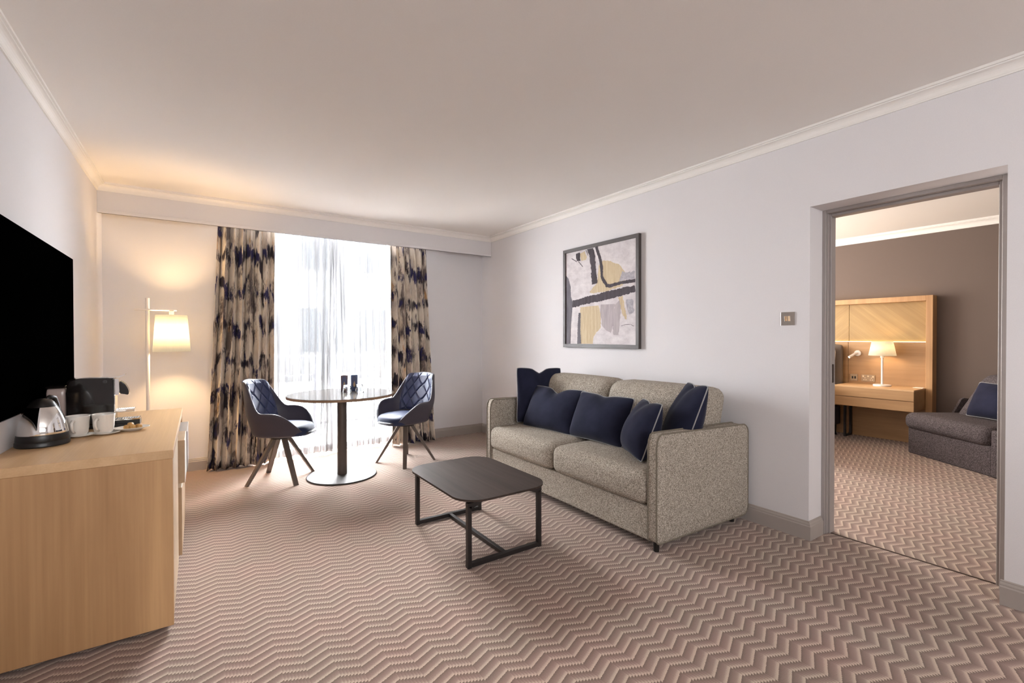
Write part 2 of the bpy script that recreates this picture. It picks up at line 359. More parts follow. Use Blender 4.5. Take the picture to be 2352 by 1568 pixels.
def tube(bm, pts, r, n=8, closed=False):
    pts = [Vector(p) for p in pts]; K = len(pts); rings = []
    ref = None
    for i, p in enumerate(pts):
        a = pts[(i-1) % K] if closed or i > 0 else p; c = pts[(i+1) % K] if closed or i < K-1 else p
        d = (c-a).normalized()
        if ref is None:
            ref = d.orthogonal().normalized()
        ref = (ref - d*ref.dot(d)).normalized(); s = d.cross(ref)
        rr = r[i] if isinstance(r, (list, tuple)) else r
        rings.append([bm.verts.new(p + (ref*math.cos(2*PI*k/n)+s*math.sin(2*PI*k/n))*rr) for k in range(n)])
    for i in range(K if closed else K-1):
        A, C = rings[i], rings[(i+1) % K]
        if closed and i == K-1:   # twist-safe closing
            best = min(range(n), key=lambda o: (A[0].co-C[o].co).length); C = C[best:]+C[:best]
        for k in range(n): bm.faces.new((A[k], A[(k+1) % n], C[(k+1) % n], C[k]))
    if not closed:
        bm.faces.new(rings[0][::-1]); bm.faces.new(rings[-1])
    return bm
def lathe(bm, prof, n=32, c=(0, 0, 0), sx=1.0, sy=1.0, cap0=True, cap1=True, M=None):
    rings = []
    for r, z in prof:
        ring = []
        for k in range(n):
            v = Vector((c[0]+r*sx*math.cos(2*PI*k/n), c[1]+r*sy*math.sin(2*PI*k/n), c[2]+z))
            ring.append(bm.verts.new(M @ v if M else v))
        rings.append(ring)
    for A, C in zip(rings, rings[1:]):
        for k in range(n): bm.faces.new((A[k], A[(k+1) % n], C[(k+1) % n], C[k]))
    if cap0: bm.faces.new(rings[0][::-1])
    if cap1: bm.faces.new(rings[-1])
    return bm
def sweep(bm, prof, path, side=1):
    """sweep profile (offset from wall, z) along a plan polyline with mitred corners; side=+1 offsets to the left of travel"""
    P = [Vector((p[0], p[1], 0)) for p in path]; rows = []
    for i, p in enumerate(P):
        d0 = (P[i]-P[i-1]).normalized() if i > 0 else None; d1 = (P[i+1]-P[i]).normalized() if i < len(P)-1 else None
        n0 = Vector((-d0.y, d0.x, 0))*side if d0 else None; n1 = Vector((-d1.y, d1.x, 0))*side if d1 else None
        if n0 is None: n = n1
        elif n1 is None: n = n0
        else: n = (n0+n1)/max(0.2, 1+n0.dot(n1))
        rows.append([bm.verts.new((p.x+n.x*o, p.y+n.y*o, z)) for o, z in prof])
    k = len(prof)
    for A, C in zip(rows, rows[1:]):
        for j in range(k): bm.faces.new((A[j], A[(j+1) % k], C[(j+1) % k], C[j]))
    bm.faces.new(rows[0]); bm.faces.new(rows[-1][::-1])
    return bm
def rbox(size, r, bulge=(0, 0, 0), n=12):
    """rounded, slightly crowned cushion block centred on the origin"""
    bm = bmesh.new(); hx, hy, hz = (s/2 for s in size)
    bmesh.ops.create_cube(bm, size=2.0)
    bmesh.ops.subdivide_edges(bm, edges=bm.edges[:], cuts=n, use_grid_fill=True)
    for v in bm.verts:
        u = v.co.copy()
        q = [math.copysign(abs(c)**0.75, c) for c in u]      # denser towards the edges
        p = Vector((q[0]*hx, q[1]*hy, q[2]*hz))
        core = Vector((max(-(hx-r), min(hx-r, p.x)), max(-(hy-r), min(hy-r, p.y)), max(-(hz-r), min(hz-r, p.z))))
        d = p-core
        if d.length > 1e-9: p = core + d.normalized()*r*min(1.0, max(abs(d.x), abs(d.y), abs(d.z))/r if max(abs(d.x), abs(d.y), abs(d.z)) > r else 1.0)
        w = lambda a, h: max(0.0, 1-(a/h)**2)
        p.x += bulge[0]*(p.x/hx)*w(p.y, hy)*w(p.z, hz)
        p.y += bulge[1]*(p.y/hy)*w(p.x, hx)*w(p.z, hz)
        p.z += bulge[2]*(p.z/hz)*w(p.x, hx)*w(p.y, hy)
        v.co = p
    return bm
def prism(bm, poly, h0, h1, axis='z', mi=0):
    """extrude a plan polygon (a, b) between h0 and h1 along the axis"""
    f = {'z': lambda a, b, h: (a, b, h), 'y': lambda a, b, h: (a, h, b), 'x': lambda a, b, h: (h, a, b)}[axis]
    A = [bm.verts.new(f(a, b, h0)) for a, b in poly]; C = [bm.verts.new(f(a, b, h1)) for a, b in poly]
    k = len(poly)
    fs = [bm.faces.new(A[::-1]), bm.faces.new(C)]
    for i in range(k): fs.append(bm.faces.new((A[i], A[(i+1) % k], C[(i+1) % k], C[i])))
    for x in fs: x.material_index = mi
    return bm
def round_rect(cx, cy, w, d, r, n=8, bow=0.0):
    pts = []
    for sx, sy, a0 in ((1, 1, 0), (-1, 1, 90), (-1, -1, 180), (1, -1, 270)):
        for k in range(n+1):
            a = math.radians(a0+90*k/n); pts.append((cx+sx*(w/2-r)+r*math.cos(a), cy+sy*(d/2-r)+r*math.sin(a)))
    return pts
def smooth01(a, b, x):
    t = max(0.0, min(1.0, (x-a)/(b-a))); return t*t*(3-2*t)

# ------------------------------------------------------------------ room shell
XL, XR, YW, YP, YN = -0.694, 3.181, 5.404, 5.173, -3.4
ZC, ZCB, ZPB = 2.58, 2.519, 2.331
XS, XB, XE = 3.405, 3.46, 7.18            # carpet seam, bedroom side of the party wall, far bedroom wall
D0, D1, ZD = 0.503, 1.359, 2.093          # doorway
WX0, WX1 = 0.56, 1.98                     # window opening
struct(boxo('floor', XL-0.2, XS, YN-0.2, YW+0.45, -0.12, 0.0, CARPET), 'beige and brown zigzag carpet of the sitting room')
struct(boxo('floor', XS, XE+0.2, YN-0.2, YW+0.45, -0.12, 0.0, CARPET2), 'zigzag carpet of the bedroom beyond the doorway')
struct(boxo('ceiling', XL-0.2, XE+0.2, YN-0.2, YW+0.3, ZC, ZC+0.12, CEIL))
struct(boxo('wall_left', XL-0.2, XL, YN-0.2, YW+0.25, 0, ZC, WALL))
bm = B(); box(bm, XL, WX0, YW, YW+0.25, 0, ZC); box(bm, WX1, XR, YW, YW+0.25, 0, ZC); box(bm, WX0, WX1, YW, YW+0.25, 2.54, ZC)
struct(obj('wall_far', bm, WALL))
bm = B(); box(bm, XR, XB, D1, YW+0.25, 0, ZC); box(bm, XR, XB, YN, D0, 0, ZC); box(bm, XR, XB, D0, D1, ZD, ZC)
struct(obj('wall_right', bm, WALL))
struct(boxo('wall_near', XL, XE, YN-0.2, YN, 0, ZC, WALL))
struct(boxo('wall_bedroom', XE, XE+0.2, YN, YW+0.25, 0, ZC, TAUPE), 'taupe bedroom wall behind the headboard')
struct(boxo('wall_bedroom_far', XB, XE, YW, YW+0.25, 0, ZC, WALL))
# curtain fascia across the far wall
bm = B(); box(bm, XL, XR, YP, YP+0.022, ZPB, ZC, 0.002, 1); box(bm, XL, XR, YP-0.0025, YP+0.024, ZPB, ZPB+0.03, 0.002, 1)
struct(obj('trim_1', bm, WALL), 'painted fascia board hiding the curtain track')
CP = [(0, ZC), (0, ZCB-0.003), (0.008, ZCB-0.003), (0.008, ZCB+0.006)] + [(0.010+0.036*(1-math.cos(a)), ZCB+0.006+0.036*math.sin(a)) for a in [PI/2*k/6 for k in range(7)]] + [(0.046, ZC-0.013), (0.057, ZC-0.013), (0.057, ZC)]
struct(obj('trim_2', sweep(B(), CP, [(XL, YN), (XL, YP), (XR, YP), (XR, YN)], -1), CORN), 'white cornice of the sitting room')
struct(obj('trim_3', sweep(B(), [(o*1.25, ZC-(ZC-z)*1.25) for o, z in CP], [(XE, YW), (XE, YN)], -1), CORN), 'white cornice of the bedroom')
SP = [(0, 0), (0.018, 0), (0.018, 0.086), (0.0155, 0.088), (0.013, 0.092), (0.013, 0.098), (0.010, 0.104), (0.006, 0.107), (0.006, 0.112), (0.003, 0.116), (0, 0.116)]
struct(obj('baseboard_left', sweep(B(), SP, [(XL, YN), (XL, YW), (WX0, YW)], -1), SKIRT))
struct(obj('baseboard_right', sweep(B(), SP, [(WX1, YW), (XR, YW), (XR, D1), (3.345, D1)], -1), SKIRT))
struct(obj('baseboard_right_near', sweep(B(), SP, [(XR, D0+0.012), (XR, YN)], -1), SKIRT))
# doorway lining: rebated grey frame
bm = B()
def frame_leg(y0, y1, ys):
    box(bm, 3.352, 3.455, y0, y1, 0.0, ZD, 0.002, 1)
    box(bm, 3.375, 3.435, min(ys, y1) if ys > y0 else ys, max(ys, y0) if ys < y1 else ys, 0.0, ZD-0.03, 0.002, 1)
box(bm, 3.352, 3.455, 1.338, D1, 0.0, ZD, 0.002, 1); box(bm, 3.392, 3.455, 1.322, 1.338, 0.0, 2.072, 0.002, 1); box(bm, 3.366, 3.392, 1.333, 1.338, 0.0, 2.072, 0.001, 1)
box(bm, 3.352, 3.455, D0, 0.548, 0.0, ZD, 0.002, 1); box(bm, 3.392, 3.455, 0.548, 0.566, 0.0, 2.072, 0.002, 1)
box(bm, 3.352, 3.455, 0.548, 1.338, 2.072, ZD, 0.002, 1); box(bm, 3.392, 3.455, 0.566, 1.322, 2.054, 2.072, 0.002, 1)
dr = struct(obj('door_1', bm, FRAMEP), 'grey painted frame of the doorway to the bedroom')
boxo('strike_plate', 3.41, 3.436, 1.3205, 1.3225, 0.98, 1.10, BRONZE, dr)
for z in (1.905, 1.845):
    obj('screw', lathe(B(), [(0.006, 0), (0.006, 0.002)], 10, M=Matrix.Translation((3.42, 0.565, z)) @ Matrix.Rotation(-PI/2, 4, 'X')), SATIN, dr)
for z in (1.19, ):
    obj('screw', lathe(B(), [(0.006, 0), (0.006, 0.002)], 10, M=Matrix.Translation((3.42, 0.565, z)) @ Matrix.Rotation(-PI/2, 4, 'X')), SATIN, dr)
struct(boxo('trim_4', XS-0.004, XS+0.004, 0.566, 1.322, 0.0, 0.004, SEAM), 'dark carpet joint in the doorway')
# window with two leaves, floor to fascia
bm = B(); t_ = 0.06
box(bm, WX0, WX0+t_, 5.50, 5.57, 0, 2.54, 0.004); box(bm, WX1-t_, WX1, 5.50, 5.57, 0, 2.54, 0.004)
box(bm, WX0+t_, WX1-t_, 5.50, 5.57, 2.48, 2.54, 0.004); box(bm, WX0+t_, WX1-t_, 5.50, 5.57, 0, 0.07, 0.004)
box(bm, 1.235, 1.305, 5.50, 5.57, 0.07, 2.48, 0.004)
wn = struct(obj('window_1', bm, UPVC), 'white framed glazed doors behind the sheer curtains')
boxo('window_pane', WX0+t_, 1.235, 5.53, 5.536, 0.07, 2.48, GLASS, wn); boxo('window_pane', 1.305, WX1-t_, 5.53, 5.536, 0.07, 2.48, GLASS, wn)
# outside: terrace, railing and a building kept dark so the sheer folds show
struct(boxo('terrace', -2.0, 5.0, YW+0.45, 16.0, -0.16, -0.04, PAVE))
rl = thing('railing', 'grey metal terrace railing outside behind the sheer curtains', 'railing', (0, 0, -0.04))
bm = B(); box(bm, -0.4, 3.0, 6.78, 6.83, 1.02, 1.07); box(bm, -0.4, 3.0, 6.79, 6.82, 0.78, 0.81); box(bm, -0.4, 3.0, 6.79, 6.82, 0.12, 0.15); obj('rail', bm, RAILM, rl)
for i in range(5):
    boxo('post', -0.3+0.8*i, -0.25+0.8*i, 6.78, 6.83, 0.0, 1.02, RAILM, rl)
bd = thing('building', 'dark grey building seen faintly through the sheer curtains', 'building', (0, 0, -0.04))
boxo('wall', -1.5, 8.0, 15.0, 15.6, 0, 5.5, FACADE, bd)
for i in range(5):
    for z in (0.9, 3.4):
        boxo('window', -0.8+1.7*i, 0.2+1.7*i, 14.96, 15.0, z, z+1.3, DARKGL, bd)

# ------------------------------------------------------------------ curtains
def cloth(name, x0t, x1t, x0b, x1b, y, zb, zt, folds, amp, mt, seed, y_b=None, thick=0.0, fine=9, gather=0.25):
    random.seed(seed); nx, nz = folds*fine, 34; bm = B(); uvl = bm.loops.layers.uv.new('UVMap')
    ph = [random.uniform(-0.5, 0.5) for _ in range(folds+2)]; am = [random.uniform(0.6, 1.25) for _ in range(folds+2)]
    rows = []; Lc = (x1t-x0t)*1.55
    for j in range(nz+1):
        t = j/nz; z = zb+(zt-zb)*t; row = []
        xa = x0b+(x0t-x0b)*t**0.8; xb = x1b+(x1t-x1b)*t**0.8; yy = y if y_b is None else y_b+(y-y_b)*t
        for i in range(nx+1):
            s = i/nx; f = s*folds; k = int(f); a = am[k]+(am[k+1]-am[k])*(f-k); p = ph[k]+(ph[k+1]-ph[k])*(f-k)
            ang = 2*PI*f+p+0.35*math.sin(3*t+k)
            am_t = amp*a*(0.55+0.45*math.sin(min(1, (1-t)*1.4)*PI/2))*(1-0.45*smooth01(0.93, 1.0, t))
            x = xa+(xb-xa)*s - gather*am_t*math.sin(2*ang)*0.6
            w = noise.noise(Vector((s*6, z*1.5, seed)))*0.006
            row.append(bm.verts.new((x, yy-am_t*math.cos(ang)+w, z+(0.004*math.sin(f*2.1) if j == 0 else 0))))
        rows.append(row)
    for j in range(nz):
        for i in range(nx):
            f = bm.faces.new((rows[j][i], rows[j][i+1], rows[j+1][i+1], rows[j+1][i]))
            for lp, (a, c) in zip(f.loops, ((i, j), (i+1, j), (i+1, j+1), (i, j+1))):
                lp[uvl].uv = (Lc*a/nx+seed, zb+(zt-zb)*c/nz)
    o = obj(name, bm, mt, None, True)
    if thick:
        md = o.modifiers.new('thickness', 'SOLIDIFY'); md.thickness = thick; md.offset = 0
    return o
tag(cloth('curtain', 0.165, 0.655, 0.055, 0.625, 5.270, 0.012, 2.40, 7, 0.060, CURT, 3, 5.270, 0.003), 'lamp-lit patterned curtain, navy and ochre brush strokes, left of the window', 'curtain', 'patterned curtains beside the window')
tag(cloth('curtain', 1.850, 2.300, 1.862, 2.42, 5.272, 0.012, 2.40, 6, 0.056, CURT, 8, 5.275, 0.003), 'cooler-lit patterned curtain, navy and grey brush strokes, right of the window', 'curtain', 'patterned curtains beside the window')
for nm_, args, lab in (('a', (0.60, 1.285, 0.62, 1.215, 5.335, 0.03, 2.42, 9, 0.030, SHEER, 5, 5.335), 'white sheer curtain panel on the side of the lamp'),
                       ('b', (1.06, 1.92, 1.165, 1.90, 5.405, 0.03, 2.42, 11, 0.028, SHEER, 6, 5.405), 'white sheer curtain panel on the side of the sofa')):
    o = tag(cloth('sheer_curtain', *args, fine=7), lab, 'curtain', 'sheer curtains at the window')
    # weighted hem: a doubled band of cloth along the foot
    me = o.data; bm = B(); bm.from_mesh(me)
    keep = [f for f in bm.faces if all(v.co.z < 0.14 for v in f.verts)]
    bmesh.ops.delete(bm, geom=[f for f in bm.faces if f not in keep], context='FACES')
    for v in bm.verts: v.co.y -= 0.002
    obj('hem', bm, SHEER, o, True)

# ------------------------------------------------------------------ television
tv = thing('television', 'large black flat television on the left wall above the oak desk', 'television', (XL, 3.29, 0.936))
boxo('wall_mount', 0.001, 0.012, -0.25, 0.25, 0.2, 0.6, BLKP, tv)
boxo('casing', 0.012, 0.034, -0.75, 0.743, 0.0, 0.848, BLKP, tv, 0.004)
boxo('screen', 0.034, 0.0365, -0.746, 0.739, 0.006, 0.844, TVBLACK, tv)

# ------------------------------------------------------------------ desk unit
XF = -0.092
dk = thing('desk', 'long light oak desk unit along the left wall under the television', 'desk', (XL, 2.5, 0))
dw = XF-XL
boxo('worktop', 0.001, dw, 0.0, 1.45, 0.752, 0.79, OAKY, dk, 0.0015, 1)
boxo('side_panel', 0.021, dw-0.003, 0.001, 0.032, 0.022, 0.752, OAKV, dk, 0.0015, 1)
boxo('side_panel', 0.021, dw-0.003, 1.417, 1.449, 0.04, 0.752, OAKV, dk, 0.0015, 1)
boxo('side_panel', 0.021, dw-0.003, 0.60, 0.63, 0.04, 0.752, OAKV, dk, 0.0015, 1)
boxo('bottom_panel', 0.021, dw-0.006, 0.032, 1.417, 0.024, 0.052, OAKY, dk, 0.0015, 1)
boxo('back_panel', 0.021, 0.035, 0.032, 1.417, 0.052, 0.752, OAKV, dk)
dd = boxo('door', dw-0.024, dw-0.002, 0.036, 0.596, 0.056, 0.748, EDGE, dk, 0.0015, 1)
d1 = boxo('drawer', dw-0.02, dw+0.027, 0.64, 0.95, 0.475, 0.712, BEIGEL, dk, 0.002, 1)
boxo('edge_band', dw+0.0265, dw+0.0295, 0.642, 0.948, 0.477, 0.71, WHITEP, d1)
d2 = boxo('drawer', dw-0.02, dw+0.034, 1.0, 1.40, 0.45, 0.70, FRAMEP, dk, 0.002, 1)
boxo('door', dw-0.02, dw+0.012, 0.68, 1.40, 0.06, 0.44, BEIGEL, dk, 0.002, 1)
for x in (0.06, dw-0.07):
    for y in (0.08, 1.37):
        obj('foot', lathe(B(), [(0.025, 0), (0.025, 0.022)], 16, (x, y, 0)), BLKP, dk, auto=0.6)
ZT = 0.79
# ------------------------------------------------------------------ kettle
k = thing('kettle', 'chrome cone-shaped electric kettle with black lid on the desk', 'kettle', (-0.590, 2.955, ZT), math.radians(20))
obj('base', lathe(B(), [(0.088, 0), (0.0925, 0.004), (0.092, 0.02), (0.089, 0.024), (0.09, 0.028), (0.087, 0.05), (0.085, 0.056)], 48, sx=1.0, sy=0.95), BLKP, k, auto=0.7)
bodyp = [(0.0855, 0.054), (0.0865, 0.058), (0.084, 0.075), (0.077, 0.11), (0.067, 0.14), (0.057, 0.163), (0.0495, 0.176)]
obj('body', lathe(B(), bodyp, 56, sx=1.0, sy=0.95), CHROME, k, auto=0.9)
obj('lid', lathe(B(), [(0.050, 0.175), (0.0485, 0.180), (0.040, 0.194), (0.029, 0.205), (0.016, 0.211), (0.004, 0.213)], 40, sx=1.0, sy=0.96), BLKP, k, auto=0.8)
bm = B(); tube(bm, [(0.012, 0.0, 0.205), (0.028, 0.016, 0.215), (0.044, 0.034, 0.210), (0.055, 0.05, 0.178), (0.07, 0.072, 0.12), (0.072, 0.078, 0.07)], [0.010, 0.011, 0.011, 0.010, 0.009, 0.009], 10)
obj('handle', bm, BLKP, k, True)
bm = B(); prism(bm, [(-0.050, -0.015), (-0.068, 0.0), (-0.050, 0.015)], 0.140, 0.168); obj('spout', bm, CHROME, k)
# ------------------------------------------------------------------ coffee machine (side towards the camera, front towards the room)
c = thing('coffee_machine', 'glossy black capsule coffee machine on the desk below the television', 'coffee machine', (-0.472, 3.36, ZT))
prof = [(-0.098, 0.02), (-0.100, 0.20), (-0.096, 0.255), (-0.088, 0.268), (-0.04, 0.274), (0.06, 0.272), (0.088, 0.268), (0.092, 0.26), (0.092, 0.10), (0.094, 0.02)]
bm = B(); prism(bm, prof, -0.06, 0.06, 'y'); bmesh.ops.bevel(bm, geom=[e for e in bm.edges if abs(e.verts[0].co.y-e.verts[1].co.y) < 1e-5], offset=0.008, segments=3, affect='EDGES')
obj('body', bm, BLKG, c, auto=0.5)
boxo('base', -0.17, 0.17, -0.055, 0.055, 0.0, 0.02, BLKP, c, 0.004)
bm = B(); pts = [(-0.09+0.0, 0.2745), (0.0, 0.2775), (0.09, 0.274), (0.115, 0.277), (0.135, 0.288), (0.137, 0.285), (0.117, 0.272), (0.09, 0.269), (0.0, 0.2745)]
prism(bm, pts, -0.03, 0.03, 'y'); obj('lever', bm, CHROME, c)
obj('power_button', lathe(B(), [(0.009, 0), (0.009, 0.003)], 18, M=Matrix.Translation((0.055, -0.06, 0.252)) @ Matrix.Rotation(PI/2, 4, 'X')), BLKP, c)
bm = B(); prism(bm, [(0.09, 0.175), (0.11, 0.175), (0.112, 0.20), (0.11, 0.25), (0.108, 0.262), (0.09, 0.264)], -0.035, 0.035, 'y'); obj('head_collar', bm, CHROME, c)
bm = B(); prism(bm, [(0.112, 0.18), (0.128, 0.18), (0.14, 0.172), (0.15, 0.172), (0.152, 0.188), (0.146, 0.21), (0.135, 0.232), (0.12, 0.248), (0.112, 0.25)], -0.028, 0.028, 'y')
bmesh.ops.bevel(bm, geom=bm.edges[:], offset=0.003, segments=2, affect='EDGES'); obj('nozzle', bm, BLKG, c)
bm = B(); box(bm, 0.092, 0.0945, -0.045, 0.045, 0.08, 0.175)
for i in range(14): bar(bm, (0.096, -0.045, 0.083+0.0065*i), (0.096, 0.045, 0.086+0.0065*i), 0.003, 0.002)
obj('grille', bm, CHROME, c)
def tray(x0, x1, z, th, nm):
    t = boxo(nm, x0, x1, -0.045, 0.045, z-th, z-0.004, CHROME if th < 0.02 else BLKP, c, 0.003)
    bm = B()
    for i in range(9): bar(bm, (x0+0.008+(x1-x0-0.016)*i/8, -0.04, z-0.002), (x0+0.012+(x1-x0-0.016)*i/8, 0.04, z-0.002), 0.004, 0.004)
    box(bm, x0, x1, -0.046, -0.042, z-0.006, z); box(bm, x0, x1, 0.042, 0.046, z-0.006, z); box(bm, x1-0.004, x1, -0.042, 0.042, z-0.006, z)
    obj('grid', bm, CHROME, t)
tray(0.096, 0.178, 0.092, 0.012, 'cup_support'); tray(0.094, 0.20, 0.040, 0.038, 'drip_tray')
tk = obj('water_tank', rbox((0.075, 0.10, 0.20), 0.012, n=6), WATER, c, True); tk.location = (-0.140, 0, 0.125)
boxo('tank_lid', -0.18, -0.10, -0.055, 0.055, 0.226, 0.238, BLKG, c, 0.004)
# ------------------------------------------------------------------ cups on saucers, plate of sweets
def make_cup(loc, rz, lab):
    t = thing('cup', lab, 'cup', loc, rz, 'white cups on saucers')
    out = [(0.026, 0), (0.030, 0.002), (0.038, 0.015), (0.042, 0.04), (0.043, 0.07), (0.046, 0.092), (0.0475, 0.099), (0.0455, 0.099), (0.0435, 0.090), (0.0405, 0.06), (0.039, 0.03), (0.030, 0.010), (0.004, 0.007)]
    obj('body', lathe(B(), out, 40), CHINA, t, True)
    bm = B(); tube(bm, [(0.041, 0, 0.076), (0.056, 0, 0.080), (0.067, 0, 0.068), (0.066, 0, 0.048), (0.057, 0, 0.030), (0.038, 0, 0.020)], [0.0055, 0.006, 0.006, 0.006, 0.0055, 0.005], 10); obj('handle', bm, CHINA, t, True)
    return t
SZ = ZT+0.0085
for x, y, rz, lab, ls in ((-0.492, 3.085, -1.75, 'white china cup on a saucer, right beside the chrome kettle', 'white saucer under the cup next to the kettle'),
                          (-0.396, 3.09, -1.95, 'white china cup on a saucer, between the other cup and the sweets', 'white saucer under the cup nearest the plate of sweets')):
    s = tag(obj('saucer', lathe(B(), [(0.022, 0), (0.026, 0.0), (0.032, 0.004), (0.054, 0.0085), (0.056, 0.0105), (0.054, 0.0115), (0.032, 0.0075), (0.004, 0.0072)], 40), CHINA, None, True), ls, 'saucer', 'white saucers on the desk')
    s.location = (x+0.008, y+0.012, ZT)
    make_cup((x, y, ZT+0.0075), rz, lab)
s = tag(obj('plate', lathe(B(), [(0.032, 0), (0.036, 0), (0.045, 0.006), (0.070, 0.016), (0.073, 0.019), (0.070, 0.0195), (0.045, 0.0095), (0.004, 0.006)], 44, sx=1.05, sy=0.85), CHINA, None, True), 'small white china plate of wrapped sweets on the desk', 'plate')
s.location = (-0.292, 3.15, ZT)
sw = [(-0.018, -0.02, 0.0), (0.004, -0.028, 0.4), (0.03, -0.012, 0.9), (-0.006, 0.008, 1.3)]
swl = ['golden wrapped sweet at the cup side of the plate', 'golden wrapped sweet at the front middle of the plate', 'golden wrapped sweet at the room side of the plate', 'golden wrapped sweet behind the other three, highest on the plate']
for (dx, dy, r), lb in zip(sw, swl):
    bm = rbox((0.026, 0.022, 0.024), 0.006, (0.001, 0.001, 0.001), 4)
    for v in bm.verts: v.co += Vector((1, 1, 1))*0.0012*noise.noise(v.co*90+Vector((dx, dy, r))*50)
    o = tag(obj('sweet', bm, FUDGE, None, True), lb, 'sweet', 'wrapped sweets on the plate')
    o.location = (-0.292+dx, 3.15+dy, ZT+0.0205+(0.008 if r > 1 else 0)); o.rotation_euler = (0, 0, r)

# ------------------------------------------------------------------ floor lamp
YL = 5.06
lp = thing('floor_lamp', 'white floor lamp with hanging cream shade in the corner behind the desk', 'floor lamp', (-0.358, YL, 0))
obj('base', lathe(B(), [(0.13, 0), (0.135, 0.004), (0.133, 0.012), (0.02, 0.016)], 40), WHITEP, lp, auto=0.6)
obj('pole', lathe(B(), [(0.0145, 0.012), (0.0145, 1.618), (0.013, 1.620)], 20), WHITEP, lp, auto=0.6)
bm = B(); tube(bm, [(-0.088, -0.018, 1.519), (0.205, -0.018, 1.519)], 0.0075, 12); obj('cross_bar', bm, WHITEP, lp, auto=0.7)
obj('socket', lathe(B(), [(0.018, 1.475), (0.018, 1.512)], 16, (0.168, -0.018, 0)), WHITEP, lp, auto=0.6)
bm = B(); lathe(bm, [(0.137, 1.158), (0.114, 1.476)], 48, (0.168, -0.018, 0), cap0=False, cap1=False)
so = obj('lamp_shade', bm, SHADE, lp, True); so.modifiers.new('thickness', 'SOLIDIFY').thickness = 0.002
bm = B()
for a in (0, 2*PI/3, 4*PI/3): tube(bm, [(0.168, -0.018, 1.477), (0.168+0.113*math.cos(a), -0.018+0.113*math.sin(a), 1.472)], 0.0025, 6)
obj('shade_ring', bm, WHITEP, lp)
point_light('floor_lamp_bulb', (-0.358+0.168, YL-0.018, 1.33), 12, WARM, 0.035)

# ------------------------------------------------------------------ round table
rt = thing('round_table', 'round pedestal table with polished grey top in front of the window', 'table', (1.10, 4.43, 0))
obj('base', lathe(B(), [(0.300, 0), (0.307, 0.003), (0.307, 0.009), (0.303, 0.013), (0.04, 0.016)], 72), STEELB, rt, auto=0.5)
obj('column', lathe(B(), [(0.0425, 0.014), (0.0425, 0.735)], 40), BRONZE, rt, auto=0.5)
obj('top_plate', lathe(B(), [(0.16, 0.728), (0.16, 0.736)], 40), BRONZE, rt, auto=0.5)
tt = obj('tabletop', lathe(B(), [(0.462, 0.736), (0.467, 0.739), (0.467, 0.757), (0.465, 0.760)], 96), TABLETOP, rt, auto=0.5)
obj('edge_band', lathe(B(), [(0.4672, 0.738), (0.4682, 0.739), (0.4682, 0.7565), (0.4672, 0.7575)], 96, cap0=False, cap1=False), PLYEDGE, tt, auto=0.5)
# cartons and upturned tumblers
def carton(loc, rz, lab, body, band, emblem):
    t = thing('carton', lab, 'carton', loc, rz, 'printed drink cartons on the round table')
    bm = B(); box(bm, -0.031, 0.031, -0.022, 0.022, 0, 0.155, 0.006, 3); obj('box', bm, body, t, auto=0.5)
    bm = B(); prism(bm, [(0.0225*math.cos(a), 0.095+0.052*math.sin(a)) for a in [2*PI*i/28 for i in range(28)]], -0.0232, -0.0221, 'y'); obj('printed_arch', bm, band, t)
    dp = [(0.013*math.sin(a)*(1-math.cos(a))/1.3*0.8 if a < PI else 0, 0.0) for a in (0,)]
    pts = []
    for i in range(30):
        a = 2*PI*i/30; pts.append((0.0135*math.sin(a)*(math.sin(a/2))**1.3, 0.068+0.030*math.cos(a)))
    bm = B(); prism(bm, pts, -0.0240, -0.0231, 'y'); obj('printed_drop', bm, emblem, t)
    bm = B(); box(bm, -0.018, 0.018, -0.006, 0.006, 0.154, 0.160, 0.002, 1); obj('cap', bm, WHITEP, t)
    return t
C_PUR = plain('carton_plum_print', srgb(96, 74, 84), 0.45, var=0.2, nscale=40)
C_BLU = plain('carton_blue_print', srgb(74, 88, 124), 0.45, var=0.2, nscale=40)
C_NAV = plain('carton_navy_print', srgb(66, 72, 104), 0.45, var=0.1)
C_OCH = plain('carton_ochre_print', srgb(160, 132, 98), 0.45, var=0.15)
_cz = 0.760
# ------------------------------------------------------------------ tub chairs
def chair_shell():
    """bucket shell: rings of constant parameter around a rim of varying height"""
    NF, NT = 72, 12
    def H(phi):
        a = abs(math.degrees(phi))
        h = 0.905-0.262*smooth01(44, 82, a)-0.012*smooth01(0, 35, a)
        h -= 0.205*(0.75*smooth01(92, 158, a)+0.25*max(0, min(1, (a-96)/66)))
        return h
    def pt(phi, z, H_):
        zz = max(0.0, z-0.42); k = zz/0.48
        c_, s_ = math.cos(phi), math.sin(phi)
        e = 2/2.7
        cx = math.copysign(abs(c_)**e, c_); sy = math.copysign(abs(s_)**e, s_)
        ax = (0.205+0.105*k**0.9) if c_ > 0 else 0.268+0.02*min(1, zz/0.1)
        by = 0.228+0.055*smooth01(0, 0.2, zz)-0.045*smooth01(0.22, 0.48, zz)
        return Vector((-cx*ax+0.0, sy*by, z))
    rows = []
    bm = B()
    for k_, zz in ((0.35, 0.402), (0.75, 0.404), (0.93, 0.412)):
        rows.append([bm.verts.new(Vector((pt(2*PI*i/NF-PI, 0.42, 1).x*k_, pt(2*PI*i/NF-PI, 0.42, 1).y*k_, zz))) for i in range(NF)])
    for j in range(NT+1):
        t = j/NT
        row = []
        for i in range(NF):
            phi = 2*PI*i/NF-PI; h = H(phi); z = 0.43+(h-0.43)*t
            row.append(bm.verts.new(pt(phi, z, h)))
        rows.append(row)
    for A, C in zip(rows, rows[1:]):
        for i in range(NF): bm.faces.new((A[i], A[(i+1) % NF], C[(i+1) % NF], C[i]))
    bm.faces.new(rows[0][::-1])
    return bm, pt, H
